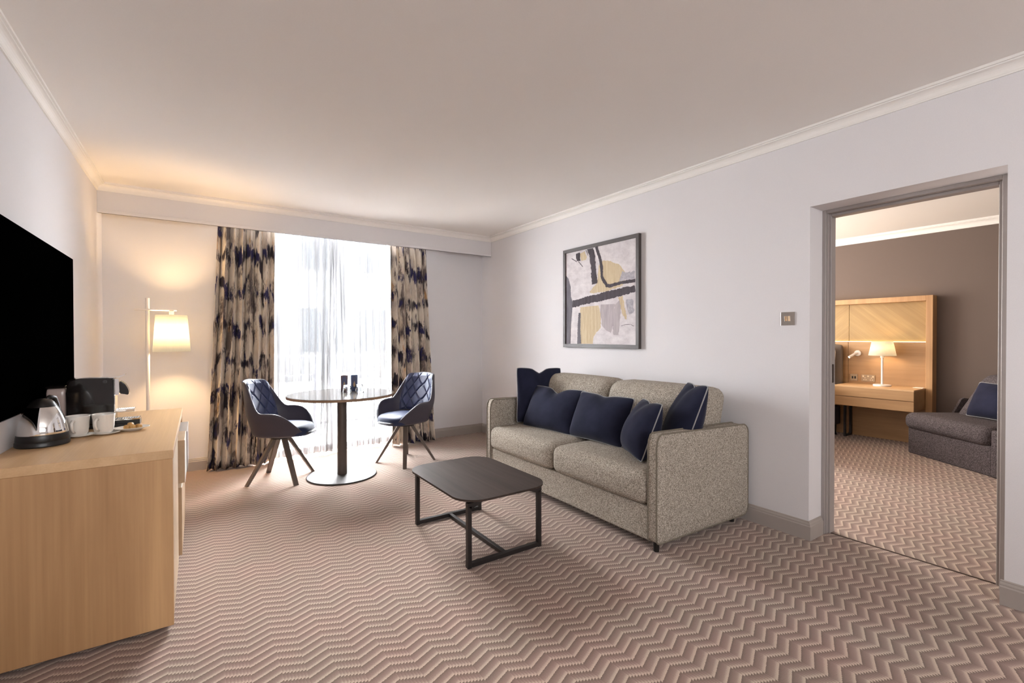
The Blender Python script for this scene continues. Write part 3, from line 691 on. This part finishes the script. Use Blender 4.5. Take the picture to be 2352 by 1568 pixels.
def make_chair(loc, rz, lab):
    t = thing('tub_chair', lab, 'chair', loc, rz, 'navy quilted tub chairs at the round table')
    bm, pt, H = chair_shell()
    sh = obj('shell', bm, NAVYD, t, True)
    md = sh.modifiers.new('thickness', 'SOLIDIFY'); md.thickness = 0.022; md.offset = -1
    md = sh.modifiers.new('smooth', 'SUBSURF'); md.levels = 1; md.render_levels = 1
    # quilted inner back pad with stitched diamond grooves
    nu, nv = 90, 90; bm = B(); g = []
    for j in range(nv+1):
        v = j/nv; row = []
        for i in range(nu+1):
            u = i/nu*2-1; phi = u*math.radians(66-14*v)
            h = H(phi)-0.010; z = 0.50+(h-0.50)*v
            p = pt(phi, z, h); q = Vector((0.02, 0, z)); d = (q-p); d.z = 0; d = d.normalized()
            s = u*1.0*0.26/0.115; w = (z-0.45)/0.16
            a1 = abs(((s+w) % 1)-0.5)*2; a2 = abs(((s-w) % 1)-0.5)*2          # 1 on a seam
            gr = max(smooth01(0.84, 1.0, a1), smooth01(0.84, 1.0, a2))
            edge = min(1.0, min(1-abs(u), min(v, 1-v)*1.5)*9)
            off = 0.0225+(0.018-0.017*gr)*max(0, edge)
            row.append(bm.verts.new(p+d*off))
        g.append(row)
    for j in range(nv):
        for i in range(nu): bm.faces.new((g[j][i], g[j][i+1], g[j+1][i+1], g[j+1][i]))
    pd = obj('backrest_pad', bm, NAVYL, t, True)
    # seat cushion: superellipse pad with a soft rolled edge
    bm = B(); rows = []
    for sc, z in ((0.90, 0.418), (0.97, 0.424), (1.0, 0.440), (1.0, 0.462), (0.975, 0.482), (0.93, 0.493), (0.80, 0.502), (0.55, 0.507), (0.25, 0.509)):
        row = []
        for i in range(64):
            a_ = 2*PI*i/64; c_, s_ = math.cos(a_), math.sin(a_); e_ = 2/3.0
            x = math.copysign(abs(c_)**e_, c_)*(0.235 if c_ > 0 else 0.20); y = math.copysign(abs(s_)**e_, s_)*(0.213 if c_ > 0 else 0.20)
            row.append(bm.verts.new((0.035+x*sc, y*sc, z-0.016*max(0, x*sc/0.235)**3)))
        rows.append(row)
    for A, C in zip(rows, rows[1:]):
        for i in range(64): bm.faces.new((A[i], A[(i+1) % 64], C[(i+1) % 64], C[i]))
    bm.faces.new(rows[0][::-1]); bm.faces.new(rows[-1])
    obj('seat', bm, NAVYS, t, True)
    obj('swivel_plate', lathe(B(), [(0.085, 0.372), (0.09, 0.376), (0.09, 0.386), (0.11, 0.402)], 32), BLACKM, t, auto=0.5)
    for k_ in range(4):
        a = PI/4+k_*PI/2
        bm = bar(B(), (0.055*math.cos(a), 0.055*math.sin(a), 0.385), (0.292*math.cos(a), 0.292*math.sin(a), 0.0), 0.044, 0.030, (0, 0, 1), 0.85)
        for v in bm.verts:
            if v.co.z < 0.03: v.co.z = 0.0
        obj('leg', bm, LEGW, t)
    return t
make_chair((0.62, 4.636, 0), math.radians(-30), 'navy quilted tub chair at the left side of the round table, beside the lamp-lit curtain')
make_chair((1.77, 4.57, 0), math.radians(202), 'navy quilted tub chair at the right side of the round table, nearer the sofa')
carton((1.165, 4.60, _cz), math.radians(-14), 'plum-brown drink carton with drop emblem, nearer the left chair', C_PUR, C_NAV, C_OCH)
carton((1.258, 4.595, _cz), math.radians(-14), 'blue drink carton with drop emblem, nearer the right chair', C_BLU, C_NAV, C_OCH)
def tumbler(loc, lab):
    t = tag(obj('tumbler', lathe(B(), [(0.0385, 0.0), (0.0395, 0.001), (0.0385, 0.012), (0.031, 0.072), (0.029, 0.0755), (0.004, 0.076), ], 28, cap0=False), TUMBLER, None, True), lab, 'glass', 'upturned glasses on the round table')
    me = t.data; bm = B(); lathe(bm, [(0.004, 0.066), (0.0275, 0.065), (0.0365, 0.012), (0.0375, 0.001), (0.0385, 0.0)], 28, cap1=False, cap0=True)
    bm2 = B(); bm2.from_mesh(me); tmp = bpy.data.meshes.new('tmp'); bm.to_mesh(tmp); bm2.from_mesh(tmp); bm.free()
    bmesh.ops.remove_doubles(bm2, verts=bm2.verts, dist=1e-5); bmesh.ops.recalc_face_normals(bm2, faces=bm2.faces); bm2.to_mesh(me); bm2.free()
    bpy.data.meshes.remove(tmp)
    for p in me.polygons: p.use_smooth = True
    t.location = loc; return t
tumbler((1.150, 4.44, _cz+0.0005), 'upturned clear tumbler in front of the plum-brown carton')
tumbler((1.265, 4.445, _cz+0.0005), 'upturned clear tumbler in front of the blue carton')

# ------------------------------------------------------------------ coffee table
ct = thing('coffee_table', 'low dark wood coffee table with black metal frame in front of the sofa', 'table', (1.478, 2.612, 0))
bm = B(); pl = round_rect(0, 0, 0.60, 0.835, 0.135, 12)
pl = [(x*(1+0.025*(1-(y/0.42)**2)), y*(1+0.02*(1-(x/0.3)**2))) for x, y in pl]
kk = len(pl); R1 = [bm.verts.new((x, y, 0.388)) for x, y in pl]; R2 = [bm.verts.new((x, y, 0.376)) for x, y in pl]; R3 = [bm.verts.new((x*0.90, y*0.92, 0.362)) for x, y in pl]
bm.faces.new(R1); bm.faces.new(R3[::-1])
for A, C in ((R1, R2), (R2, R3)):
    for i in range(kk): bm.faces.new((A[i], C[i], C[(i+1) % kk], A[(i+1) % kk]))
obj('tabletop', bm, DARKWOOD, ct, auto=0.5)
lx, ly = 0.243, 0.362
for sy in (-1, 1):
    for sx in (-1, 1):
        boxo('leg', sx*lx-0.0125, sx*lx+0.0125, sy*ly-0.014, sy*ly+0.014, 0.0, 0.345, BLACKM, ct, 0.0015, 1)
        bm = B(); prism(bm, [(sx*(lx+0.0125), 0.345), (sx*(lx-0.0125), 0.330), (sx*(lx-0.10), 0.3635), (sx*(lx+0.0125), 0.3635)], sy*ly-0.014, sy*ly+0.014, 'y'); obj('bracket', bm, BLACKM, ct)
    boxo('foot_rail', -lx+0.0125, lx-0.0125, sy*ly-0.014, sy*ly+0.014, 0.004, 0.029, BLACKM, ct, 0.0015, 1)
boxo('stretcher', -0.0125, 0.0125, -ly+0.014, ly-0.014, 0.006, 0.028, BLACKM, ct, 0.0015, 1)

# ------------------------------------------------------------------ sofa
sf = thing('sofa', 'grey tweed two seat sofa with slim arms against the right wall', 'sofa', (2.2, 2.735, 0))
# arm slab with welt piping
def arm(nm, yc, th, side, splay=0.0):
    t_ = th/2
    prof = [(0.045, 0.052)]
    prof = []
    def arc(cx, cz, r, a0, a1, n=6):
        for i in range(n+1):
            a = math.radians(a0+(a1-a0)*i/n); prof.append((cx+r*math.cos(a), cz+r*math.sin(a)))
    arc(0.05, 0.085, 0.028, 180, 270); arc(0.885, 0.115, 0.055, 270, 360); arc(0.88, 0.620, 0.06, 0, 90); prof.append((0.065, 0.702)); prof.append((0.045, 0.694)); prof.append((0.028, 0.660)); prof.append((0.022, 0.62))
    c0 = Vector((0.47, 0.37)); bm = B(); rings = []
    for s, o in ((1.0, 0.0), (0.985, 0.004), (0.95, 0.009), (0.85, 0.013), (0.6, 0.015), (0.25, 0.016)):
        rings.append([(c0.x+(x-c0.x)*s, c0.y+(z-c0.y)*s, o) for x, z in prof])
    k_ = len(prof)
    V = [[bm.verts.new((x, yc+t_+o, z)) for x, z, o in r] for r in rings]; U = [[bm.verts.new((x, yc-t_-o, z)) for x, z, o in r] for r in rings]
    for S in (V, U):
        for A, C in zip(S, S[1:]):
            for i in range(k_): bm.faces.new((A[i], A[(i+1) % k_], C[(i+1) % k_], C[i]))
        bm.faces.new(S[-1])
    for i in range(k_): bm.faces.new((V[0][i], V[0][(i+1) % k_], U[0][(i+1) % k_], U[0][i]))
    for row in V:
        for v in row: v.co.y += splay*0.25*v.co.x
    for row in U:
        for v in row: v.co.y += splay*v.co.x
    a = obj(nm, bm, TWEED, sf, auto=0.9)
    for s in (-1, 1):
        bm = tube(B(), [(c0.x+(x-c0.x)*1.002, yc+s*t_+splay*(0.25 if s > 0 else 1.0)*x, c0.y+(z-c0.y)*1.002) for x, z in prof], 0.0055, 8, True); obj('piping', bm, TWEEDP, a, True)
    return a
arm('arm', -0.9375, 0.062, -1, -0.04); arm('arm', 0.925, 0.062, 1)
boxo('base', 0.03, 0.90, -0.905, 0.892, 0.055, 0.262, TWEED, sf, 0.012, 3)
for s in (-1, 1):
    bm = rbox((0.60, 0.892, 0.205), 0.062, (0.022, 0.0, 0.012), 16)
    o = obj('seat_cushion', bm, TWEED, sf, True); o.location = (0.298, 0.449*s-0.006, 0.361)
    bm = rbox((0.30, 0.892, 0.52), 0.085, (0.03, 0.0, 0.008), 14)
    for v in bm.verts: v.co.x += 0.27*v.co.z
    o = obj('back_cushion', bm, TWEED, sf, True); o.location = (0.685, 0.449*s-0.006, 0.662)
boxo('back_panel', 0.80, 0.93, -0.90, 0.887, 0.06, 0.66, TWEED, sf, 0.03, 3)
for x, y in ((0.06, -0.937), (0.06, 0.925), (0.86, -0.937), (0.86, 0.925)):
    obj('leg', lathe(B(), [(0.017, 0), (0.018, 0.06)], 16, (x, y, 0)), BLKP, sf, auto=0.6)

# ------------------------------------------------------------------ scatter cushions
def cushion(name, bx, by, bz, yaw, lean, roll, w, h, th, lab, cat='cushion', group=None, notch=0.0, seed=0, parent=None):
    """pillow whose front normal points along yaw; base edge centre at (bx, by, bz)"""
    n = Vector((math.cos(yaw), math.sin(yaw), 0)); d = Vector((-n.y, n.x, 0))
    up = Vector((0, 0, 1))*math.cos(lean) - n*math.sin(lean)
    d2 = d*math.cos(roll)+up*math.sin(roll); up2 = up*math.cos(roll)-d*math.sin(roll); nn = d2.cross(up2)
    Mx = Matrix(((d2.x, up2.x, nn.x, bx), (d2.y, up2.y, nn.y, by), (d2.z, up2.z, nn.z, bz), (0, 0, 0, 1)))
    G = 28; bm = B()
    def shape(u, v, s):
        cr = 1-0.045*(u*v)**6; x = u*w/2*cr*(1-0.055*(1-v*v)*abs(u)**2); y = h/2+v*h/2*cr*(1-0.055*(1-u*u)*abs(v)**2)
        dent = notch*math.exp(-(u/0.22)**2)*((v+1)/2)**3
        y -= dent
        body = (max(0.0, 1-u*u)*max(0.0, 1-v*v))**0.5
        th_ = th/2*body*(1-0.25*v)*(1-0.9*notch*5*math.exp(-(u/0.16)**2)*((v+1)/2)**4)
        wr = 0.006*noise.noise(Vector((u*2.2+seed, v*2.2, s*3.0)))*body
        return Vector((x, y, s*th_+wr))
    grids = []
    for s in (1, -1):
        g = [[bm.verts.new(shape(math.sin(i/G*PI-PI/2), math.sin(j/G*PI-PI/2), s)) for i in range(G+1)] for j in range(G+1)]
        for j in range(G):
            for i in range(G):
                q = (g[j][i], g[j][i+1], g[j+1][i+1], g[j+1][i]); bm.faces.new(q if s > 0 else q[::-1])
    bmesh.ops.remove_doubles(bm, verts=bm.verts, dist=2e-4)
    root = bpy.data.objects.new(name, None); COL.objects.link(root); root.matrix_world = Mx; root.empty_display_size = 0.05
    tag(root, lab, cat, group)
    obj('cover', bm, VELVET, root, True)
    per = []
    for k_ in range(4*20):
        e, f = divmod(k_, 20); a = math.sin(f/20*PI-PI/2)
        u, v = ((a, -1), (1, a), (-a, 1), (-1, -a))[e]; p = shape(u, v, 0); per.append((p.x, p.y, p.z))
    obj('piping', tube(B(), per, 0.0042, 8, True), PIPE, root, True)
    return root
GC = 'navy velvet cushions on the grey sofa'
rd = math.radians
cushion('cushion', 2.70, 3.515, 0.47, rd(-97), rd(4), rd(-2), 0.50, 0.52, 0.19, 'large square navy velvet cushion at the window end of the sofa, behind another', 'cushion', GC, 0.045, 1)
cushion('cushion', 2.50, 3.16, 0.468, rd(186), rd(26), rd(0), 0.63, 0.40, 0.19, 'oblong navy velvet cushion leaning in front of the large window-end cushion', 'cushion', GC, 0.05, 2)
cushion('cushion', 2.535, 2.61, 0.468, rd(181), rd(22), rd(0), 0.58, 0.385, 0.21, 'oblong navy velvet cushion in the middle of the sofa', 'cushion', GC, 0.015, 3)
cushion('cushion', 2.45, 2.152, 0.468, rd(146), rd(21), rd(2.5), 0.43, 0.40, 0.22, 'small navy velvet cushion turned sideways, in front of the near arm', 'cushion', GC, 0.02, 4)
cushion('cushion', 2.645, 1.985, 0.468, rd(140), rd(20), rd(2.5), 0.46, 0.53, 0.21, 'large square navy velvet cushion leaning on the near arm, behind the small one', 'cushion', GC, 0.03, 5)

# ------------------------------------------------------------------ painting
pw = 1.0
pc = thing('painting', 'framed abstract painting in cream, grey and tan above the sofa', 'picture', (XR, 3.692, 1.175), -PI/2)   # local x runs to the right in view, local y away from the wall is -y
bm = B(); f_ = 0.034
box(bm, 0, pw, -0.036, -0.002, 0, f_, 0.0015, 1); box(bm, 0, pw, -0.036, -0.002, pw-f_, pw, 0.0015, 1); box(bm, 0, f_, -0.036, -0.002, f_, pw-f_, 0.0015, 1); box(bm, pw-f_, pw, -0.036, -0.002, f_, pw-f_, 0.0015, 1)
obj('frame', bm, plain('dark_frame_paint', srgb(72, 64, 62), 0.45, var=0.05), pc)
def paint(name, c1, c2, scale=(40, 1, 4)):
    mt, nt, out = new_mat(name); b = N(nt, 'ShaderNodeBsdfPrincipled', ins={'Roughness': 0.7, 'Specular IOR Level': 0.2}); L(nt, b, 0, out, 0)
    mp = mapped(nt, scale); nz = N(nt, 'ShaderNodeTexNoise', ins={'Scale': 1.0, 'Detail': 6.0, 'Roughness': 0.7}); L(nt, mp, 0, nz, 'Vector')
    r = ramp(nt, [(0.35, c1), (0.65, c2)]); L(nt, nz, 0, r, 0); L(nt, r, 0, b, 'Base Color'); return mt
PA = [paint('canvas_ground', srgb(196, 188, 190), srgb(222, 216, 216), (9, 1, 14)), paint('paint_charcoal', srgb(66, 58, 62), srgb(86, 80, 86)), paint('paint_slate', srgb(96, 92, 98), srgb(120, 116, 122)),
      paint('paint_tan', srgb(186, 164, 132), srgb(208, 192, 162)), paint('paint_mauve_grey', srgb(164, 154, 156), srgb(188, 178, 180)), paint('paint_grey', srgb(150, 144, 150), srgb(186, 182, 188), (30, 1, 30))]
bm = B(); box(bm, f_-0.004, pw-f_+0.004, -0.022, -0.006, f_-0.004, pw-f_+0.004)
random.seed(11); clp = lambda a: min(pw-f_, max(f_, a))
def strip(q, mi, left, right, jag):
    """brush stroke between two edge lines, each given as a polyline of (u, v)"""
    def samp(pl, t):
        d = [0]
        for p0, p1 in zip(pl, pl[1:]): d.append(d[-1]+math.hypot(p1[0]-p0[0], p1[1]-p0[1]))
        x = t*d[-1]
        for i in range(len(pl)-1):
            if x <= d[i+1]+1e-9:
                f = (x-d[i])/max(1e-9, d[i+1]-d[i]); return (pl[i][0]+(pl[i+1][0]-pl[i][0])*f, pl[i][1]+(pl[i+1][1]-pl[i][1])*f)
        return pl[-1]
    n = max(1, int(min(sum(math.hypot(b0[0]-a0[0], b0[1]-a0[1]) for a0, b0 in zip(e, e[1:])) for e in (left, right))/max(0.006, 2.3*jag)))
    rows = []
    for i in range(n+1):
        row = []
        for e in (left, right):
            x, z = samp(e, i/n); row.append((x+random.uniform(-jag, jag), z+random.uniform(-jag, jag)))
        (xa, za), (xb, zb) = row
        rows.append([bm.verts.new((clp(xa+(xb-xa)*k/3), -0.0222-0.00012*q, clp(za+(zb-za)*k/3))) for k in range(4)])
    for A, C in zip(rows, rows[1:]):
        for k in range(3):
            f = bm.faces.new((A[k], A[k+1], C[k+1], C[k])); f.material_index = mi
            f.normal_update()
            if f.normal.y > 0: f.normal_flip()
STRIPS = [
 (3, [(.38,.54),(.486,.62),(.50,.77),(.556,.825),(.65,.806),(.76,.757),(.835,.684)], [(.40,.528),(.51,.53),(.614,.532),(.66,.54),(.72,.55),(.80,.563),(.835,.60)], .006),
 (5, [(.80,.69),(.947,.675)], [(.76,.612),(.948,.608)], .009),
 (3, [(.25,.40),(.243,.275),(.25,.037)], [(.50,.40),(.535,.30),(.53,.19),(.47,.14),(.43,.10),(.426,.042)], .006),
 (2, [(.224,.346),(.211,.231),(.204,.036)], [(.256,.345),(.25,.186),(.263,.036)], .003),
 (4, [(.533,.408),(.521,.35),(.556,.198),(.60,.17)], [(.714,.406),(.70,.28),(.67,.147)], .007),
 (4, [(.714,.40),(.683,.22),(.698,.126)], [(.80,.456),(.778,.298),(.757,.126)], .005),
 (3, [(.757,.46),(.794,.337),(.835,.256)], [(.81,.472),(.831,.375),(.857,.263)], .006),
 (5, [(.85,.44),(.842,.37),(.88,.31)], [(.92,.44),(.94,.38),(.93,.31)], .010),
 (3, [(.25,.937),(.25,.90),(.263,.856)], [(.314,.945),(.345,.888),(.327,.86)], .005),
 (1, [(.186,.938),(.19,.90),(.206,.864)], [(.235,.948),(.25,.92),(.25,.867)], .007),
 (2, [(.036,.74),(.036,.036)], [(.075,.70),(.105,.62),(.11,.524),(.131,.459),(.128,.369),(.11,.233),(.103,.036)], .002),
 (1, [(.352,.965),(.383,.874),(.401,.786),(.407,.699),(.42,.608)], [(.426,.965),(.456,.906),(.462,.82),(.474,.717),(.492,.614)], .006),
 (1, [(.456,.965),(.509,.839),(.527,.753),(.533,.66),(.602,.570),(.647,.560),(.778,.578),(.95,.581)], [(.492,.965),(.539,.852),(.562,.765),(.562,.674),(.625,.596),(.66,.593),(.778,.606),(.95,.612)], .003),
 (1, [(.131,.40),(.314,.425),(.614,.453),(.799,.476),(.95,.50)], [(.137,.472),(.339,.498),(.556,.52),(.724,.539),(.95,.554)], .006),
 (1, [(.33,.955),(.36,.897)], [(.336,.957),(.364,.90)], .001), (1, [(.12,.90),(.197,.858)], [(.125,.905),(.20,.864)], .001), (1, [(.22,.858),(.285,.797)], [(.226,.862),(.29,.80)], .001),
 (1, [(.79,.20),(.84,.213),(.90,.213),(.935,.196)], [(.79,.204),(.84,.217),(.90,.217),(.937,.20)], .001),
]
for q, (mi, le, ri, jag) in enumerate(STRIPS): strip(q, mi, le, ri, jag)
me = bpy.data.meshes.new('canvas'); bm.to_mesh(me); bm.free(); link('canvas', me, PA, pc)

# ------------------------------------------------------------------ light switch by the doorway
sw_ = thing('light_switch', 'satin metal double light switch on the wall left of the doorway', 'switch', (XR, 1.4875, 1.397), -PI/2)
obj('plate', box(B(), -0.043, 0.043, -0.006, -0.0005, -0.043, 0.043, 0.0015, 2), SATIN, sw_)
for s in (-1, 1):
    bm = B(); box(bm, s*0.0095-0.0085, s*0.0095+0.0085, -0.010, -0.006, -0.017, 0.017, 0.001, 1)
    for v in bm.verts: v.co.y -= 0.003*(v.co.z/0.017)
    obj('rocker', bm, CHROME, sw_)

# ------------------------------------------------------------------ bedroom: headboard panel with light strip
HX = 7.03
hb = thing('headboard_panel', 'light oak headboard wall panel with a glowing light strip in the bedroom', 'headboard', (XE, 1.70, 0))
bm = B(); fx0, fx1 = -0.15, -0.002
box(bm, fx0, fx1, 0.0, 0.062, 0.0, 1.76, 0.002, 1); box(bm, fx0, fx1, 0.062, 3.2, 1.698, 1.76, 0.002, 1)
obj('frame', bm, OAKV, hb)
PXF = -0.06
boxo('upper_panel', PXF, -0.004, 0.062, 0.862, 1.213, 1.697, OAKD, hb, 0.001, 1); boxo('upper_panel', PXF, -0.004, 0.866, 3.19, 1.213, 1.697, OAKD2, hb, 0.001, 1)
boxo('lower_panel', PXF-0.022, -0.004, 0.062, 0.862, 0.0, 1.212, OAKH, hb, 0.001, 1); boxo('lower_panel', PXF-0.022, -0.004, 0.866, 3.19, 0.0, 1.212, OAKH, hb, 0.001, 1)
boxo('light_strip', PXF-0.016, PXF-0.003, 0.07, 3.19, 1.2122, 1.218, LED, hb)
boxo('light_strip', -0.06, -0.03, 0.1, 3.1, 1.7602, 1.764, LEDTOP, hb)  # unseen strip, added to warm the wall and ceiling above
for k_, (y, z, w_, h_, lab) in enumerate(((2.517, 0.748, 0.086, 0.086, 'square metal data socket on the headboard panel beside the bed'), (2.36, 0.746, 0.146, 0.086, 'wide metal double power socket on the headboard panel above the nightstand'))):
    s = thing('socket', lab, 'socket', (XE+PXF-0.022, y*0.992, z), -PI/2, 'wall sockets over the nightstand')
    obj('plate', box(B(), -w_/2, w_/2, -0.007, -0.0005, -h_/2, h_/2, 0.0015, 2), SOCK, s)
    if k_ == 0:
        for sx in (-1, 1): boxo('port', sx*0.014-0.009, sx*0.014+0.009, -0.009, -0.0068, -0.016, 0.016, BLKP if sx < 2 else SOCKD, s, 0.001, 1)
    else:
        for sx in (-1, 1):
            boxo('rocker', sx*0.052-0.009, sx*0.052+0.009, -0.010, -0.0068, 0.012, 0.034, SOCKD, s, 0.001, 1)
            for dx, dz in ((0, 0.004), (-0.011, -0.02), (0.011, -0.02)): boxo('outlet', sx*0.034+dx-0.005, sx*0.034+dx+0.005, -0.0085, -0.0068, dz-0.005, dz+0.005, SOCKD, s)
        boxo('indicator', -0.008, 0.008, -0.0085, -0.0068, 0.018, 0.034, SOCKD, s)
# reading light
rl_ = thing('reading_light', 'small white wall reading light with tilted tube beside the bed', 'light', (XE+PXF-0.0225, 2.455, 1.064))
obj('mount', lathe(B(), [(0.038, 0), (0.038, 0.014), (0.034, 0.018)], 28, M=Matrix.Rotation(-PI/2, 4, 'Y')), WHITEP, rl_, auto=0.5)
hd = obj('head', tube(B(), [(-0.015, 0.0, 0.0), (-0.05, 0.012, -0.004), (-0.105, 0.062, -0.052)], [0.010, 0.015, 0.0165], 16), WHITEP, rl_, auto=0.8)
obj('lens', tube(B(), [(-0.105, 0.062, -0.052), (-0.1065, 0.0634, -0.0533)], 0.012, 16), emitter('reading_lens', (1, 0.85, 0.6), 2.0), hd)
# nightstand
ns = thing('nightstand', 'wall-hung oak nightstand with two drawers beside the bed', 'nightstand', (6.645, 1.765, 0))
nd = XE+PXF-0.024-6.645
bm = B(); box(bm, 0.02, nd, 0.0, 0.795, 0.425, 0.672, 0.002, 1); obj('body', bm, OAKH, ns)
boxo('worktop', 0.0, nd, -0.001, 0.796, 0.655, 0.673, OAKY, ns, 0.001, 1)
boxo('drawer', 0.0, 0.02, 0.0, 0.795, 0.546, 0.654, OAKH, ns, 0.0015, 1); boxo('drawer', 0.0, 0.02, 0.0, 0.795, 0.427, 0.539, OAKH, ns, 0.0015, 1)
bm = B(); box(bm, 0.225, 0.255, 0.742, 0.766, 0.0, 0.425); box(bm, 0.40, 0.43, 0.742, 0.766, 0.0, 0.425); box(bm, 0.255, 0.40, 0.742, 0.766, 0.0, 0.024); obj('leg_frame', bm, BLACKM, ns)
n_ = tag(boxo('notepad', 6.98, 7.08, 1.775, 1.865, 0.6735, 0.678, LINEN), 'white notepad at the right end of the nightstand', 'notepad')
# table lamp
tl_ = thing('table_lamp', 'white table lamp with lit cream shade on the bedroom nightstand', 'table lamp', (6.93, 2.145, 0.6735))
obj('base', lathe(B(), [(0.088, 0), (0.090, 0.003), (0.090, 0.017), (0.087, 0.020), (0.012, 0.023)], 40), WHITEP, tl_, auto=0.5)
obj('stem', lathe(B(), [(0.011, 0.02), (0.011, 0.345), (0.02, 0.347), (0.02, 0.372), (0.008, 0.375)], 24), WHITEP, tl_, auto=0.5)
so = obj('lamp_shade', lathe(B(), [(0.137, 0.374), (0.104, 0.546)], 48, cap0=False, cap1=False), SHADE2, tl_, True); so.modifiers.new('thickness', 'SOLIDIFY').thickness = 0.002
bm = B()
for a in (0.3, 2*PI/3+0.3, 4*PI/3+0.3): tube(bm, [(0, 0, 0.376), (0.13*math.cos(a), 0.13*math.sin(a), 0.378)], 0.002, 6)
obj('shade_ring', bm, WHITEP, tl_)
point_light('table_lamp_bulb', (6.93, 2.145, 0.6735+0.46), 0.85, WARM, 0.03)
# bed
bed = thing('bed', 'bed with white linen and taupe padded headboard, mostly hidden by the doorway', 'bed', (7.03, 2.6, 0))
o = obj('padded_headboard', rbox((0.09, 1.7, 0.55), 0.042, (0.008, 0, 0), 12), BEDGREY, bed, True); o.location = (0.0, 0.85, 0.905)
boxo('base', -2.02, -0.06, 0.0, 1.66, 0.14, 0.375, BEDBASE, bed, 0.01)
for x in (-0.12, -1.95):
    for y in (0.05, 1.6):
        obj('leg', lathe(B(), [(0.03, 0), (0.022, 0.03), (0.026, 0.14)], 18, (x, y, 0)), BLKP, bed, auto=0.6)
o = obj('mattress', rbox((1.98, 1.66, 0.30), 0.08, (0, 0.02, 0.01), 12), LINEN, bed, True); o.location = (-1.04, 0.83, 0.525)
o = obj('duvet', rbox((1.45, 1.70, 0.40), 0.12, (0.02, 0.02, 0.02), 12), LINEN, bed, True); o.location = (-1.12, 0.85, 0.54)
bm = rbox((0.20, 0.70, 0.46), 0.09, (0.03, 0.0, 0.0), 12)
p_ = tag(obj('pillow', bm, LINEN, None, True), 'white pillow propped against the bed headboard', 'pillow'); p_.location = (6.835, 2.98, 0.94); p_.rotation_euler = (0, math.radians(12), 0)
# bedroom sofa, set at an angle
ang = math.atan2(-0.811, -0.585)     # local +x runs along the front, away from the headboard; local +y goes to the back
bs = thing('sofa', 'charcoal tweed sofa in the bedroom, partly hidden by the door frame', 'sofa', (6.50, 1.775, 0), ang)
boxo('base', 0.0, 0.92, 0.0, 0.62, 0.0, 0.28, TWEEDD, bs, 0.012, 3)
boxo('arm', 0.925, 1.0, -0.02, 0.70, 0.0, 0.43, TWEEDD, bs, 0.02, 3)
bm = B(); prism(bm, [(0.44, 0.02), (0.70, 0.02), (0.70, 0.585), (0.615, 0.60), (0.585, 0.585), (0.47, 0.38)], -0.035, -0.008, 'x'); obj('arm', bm, TWEEDD, bs)
o = obj('seat_cushion', rbox((0.95, 0.62, 0.185), 0.075, (0.0, 0.015, 0.006), 14), TWEEDD, bs, True); o.location = (0.445, 0.27, 0.355)
bm = rbox((0.86, 0.18, 0.50), 0.08, (0, 0.02, 0.0), 12)
for v in bm.verts: v.co.y += 0.30*v.co.z; v.co.x += (0.20*max(0, -v.co.x/0.43))*(v.co.z+0.25)/0.5
o = obj('back_cushion', bm, TWEEDD, bs, True); o.location = (0.50, 0.56, 0.635)
ca, sa = math.cos(ang), math.sin(ang)
def bsw(x, y): return (6.50+x*ca-y*sa, 1.775+x*sa+y*ca)
px_, py_ = bsw(0.525, 0.36)
cushion('cushion', px_, py_, 0.455, ang-PI/2, rd(22), 0.0, 0.50, 0.38, 0.17, 'blue velvet cushion on the charcoal bedroom sofa, cut off by the door frame', 'cushion', None, 0.0, 9)
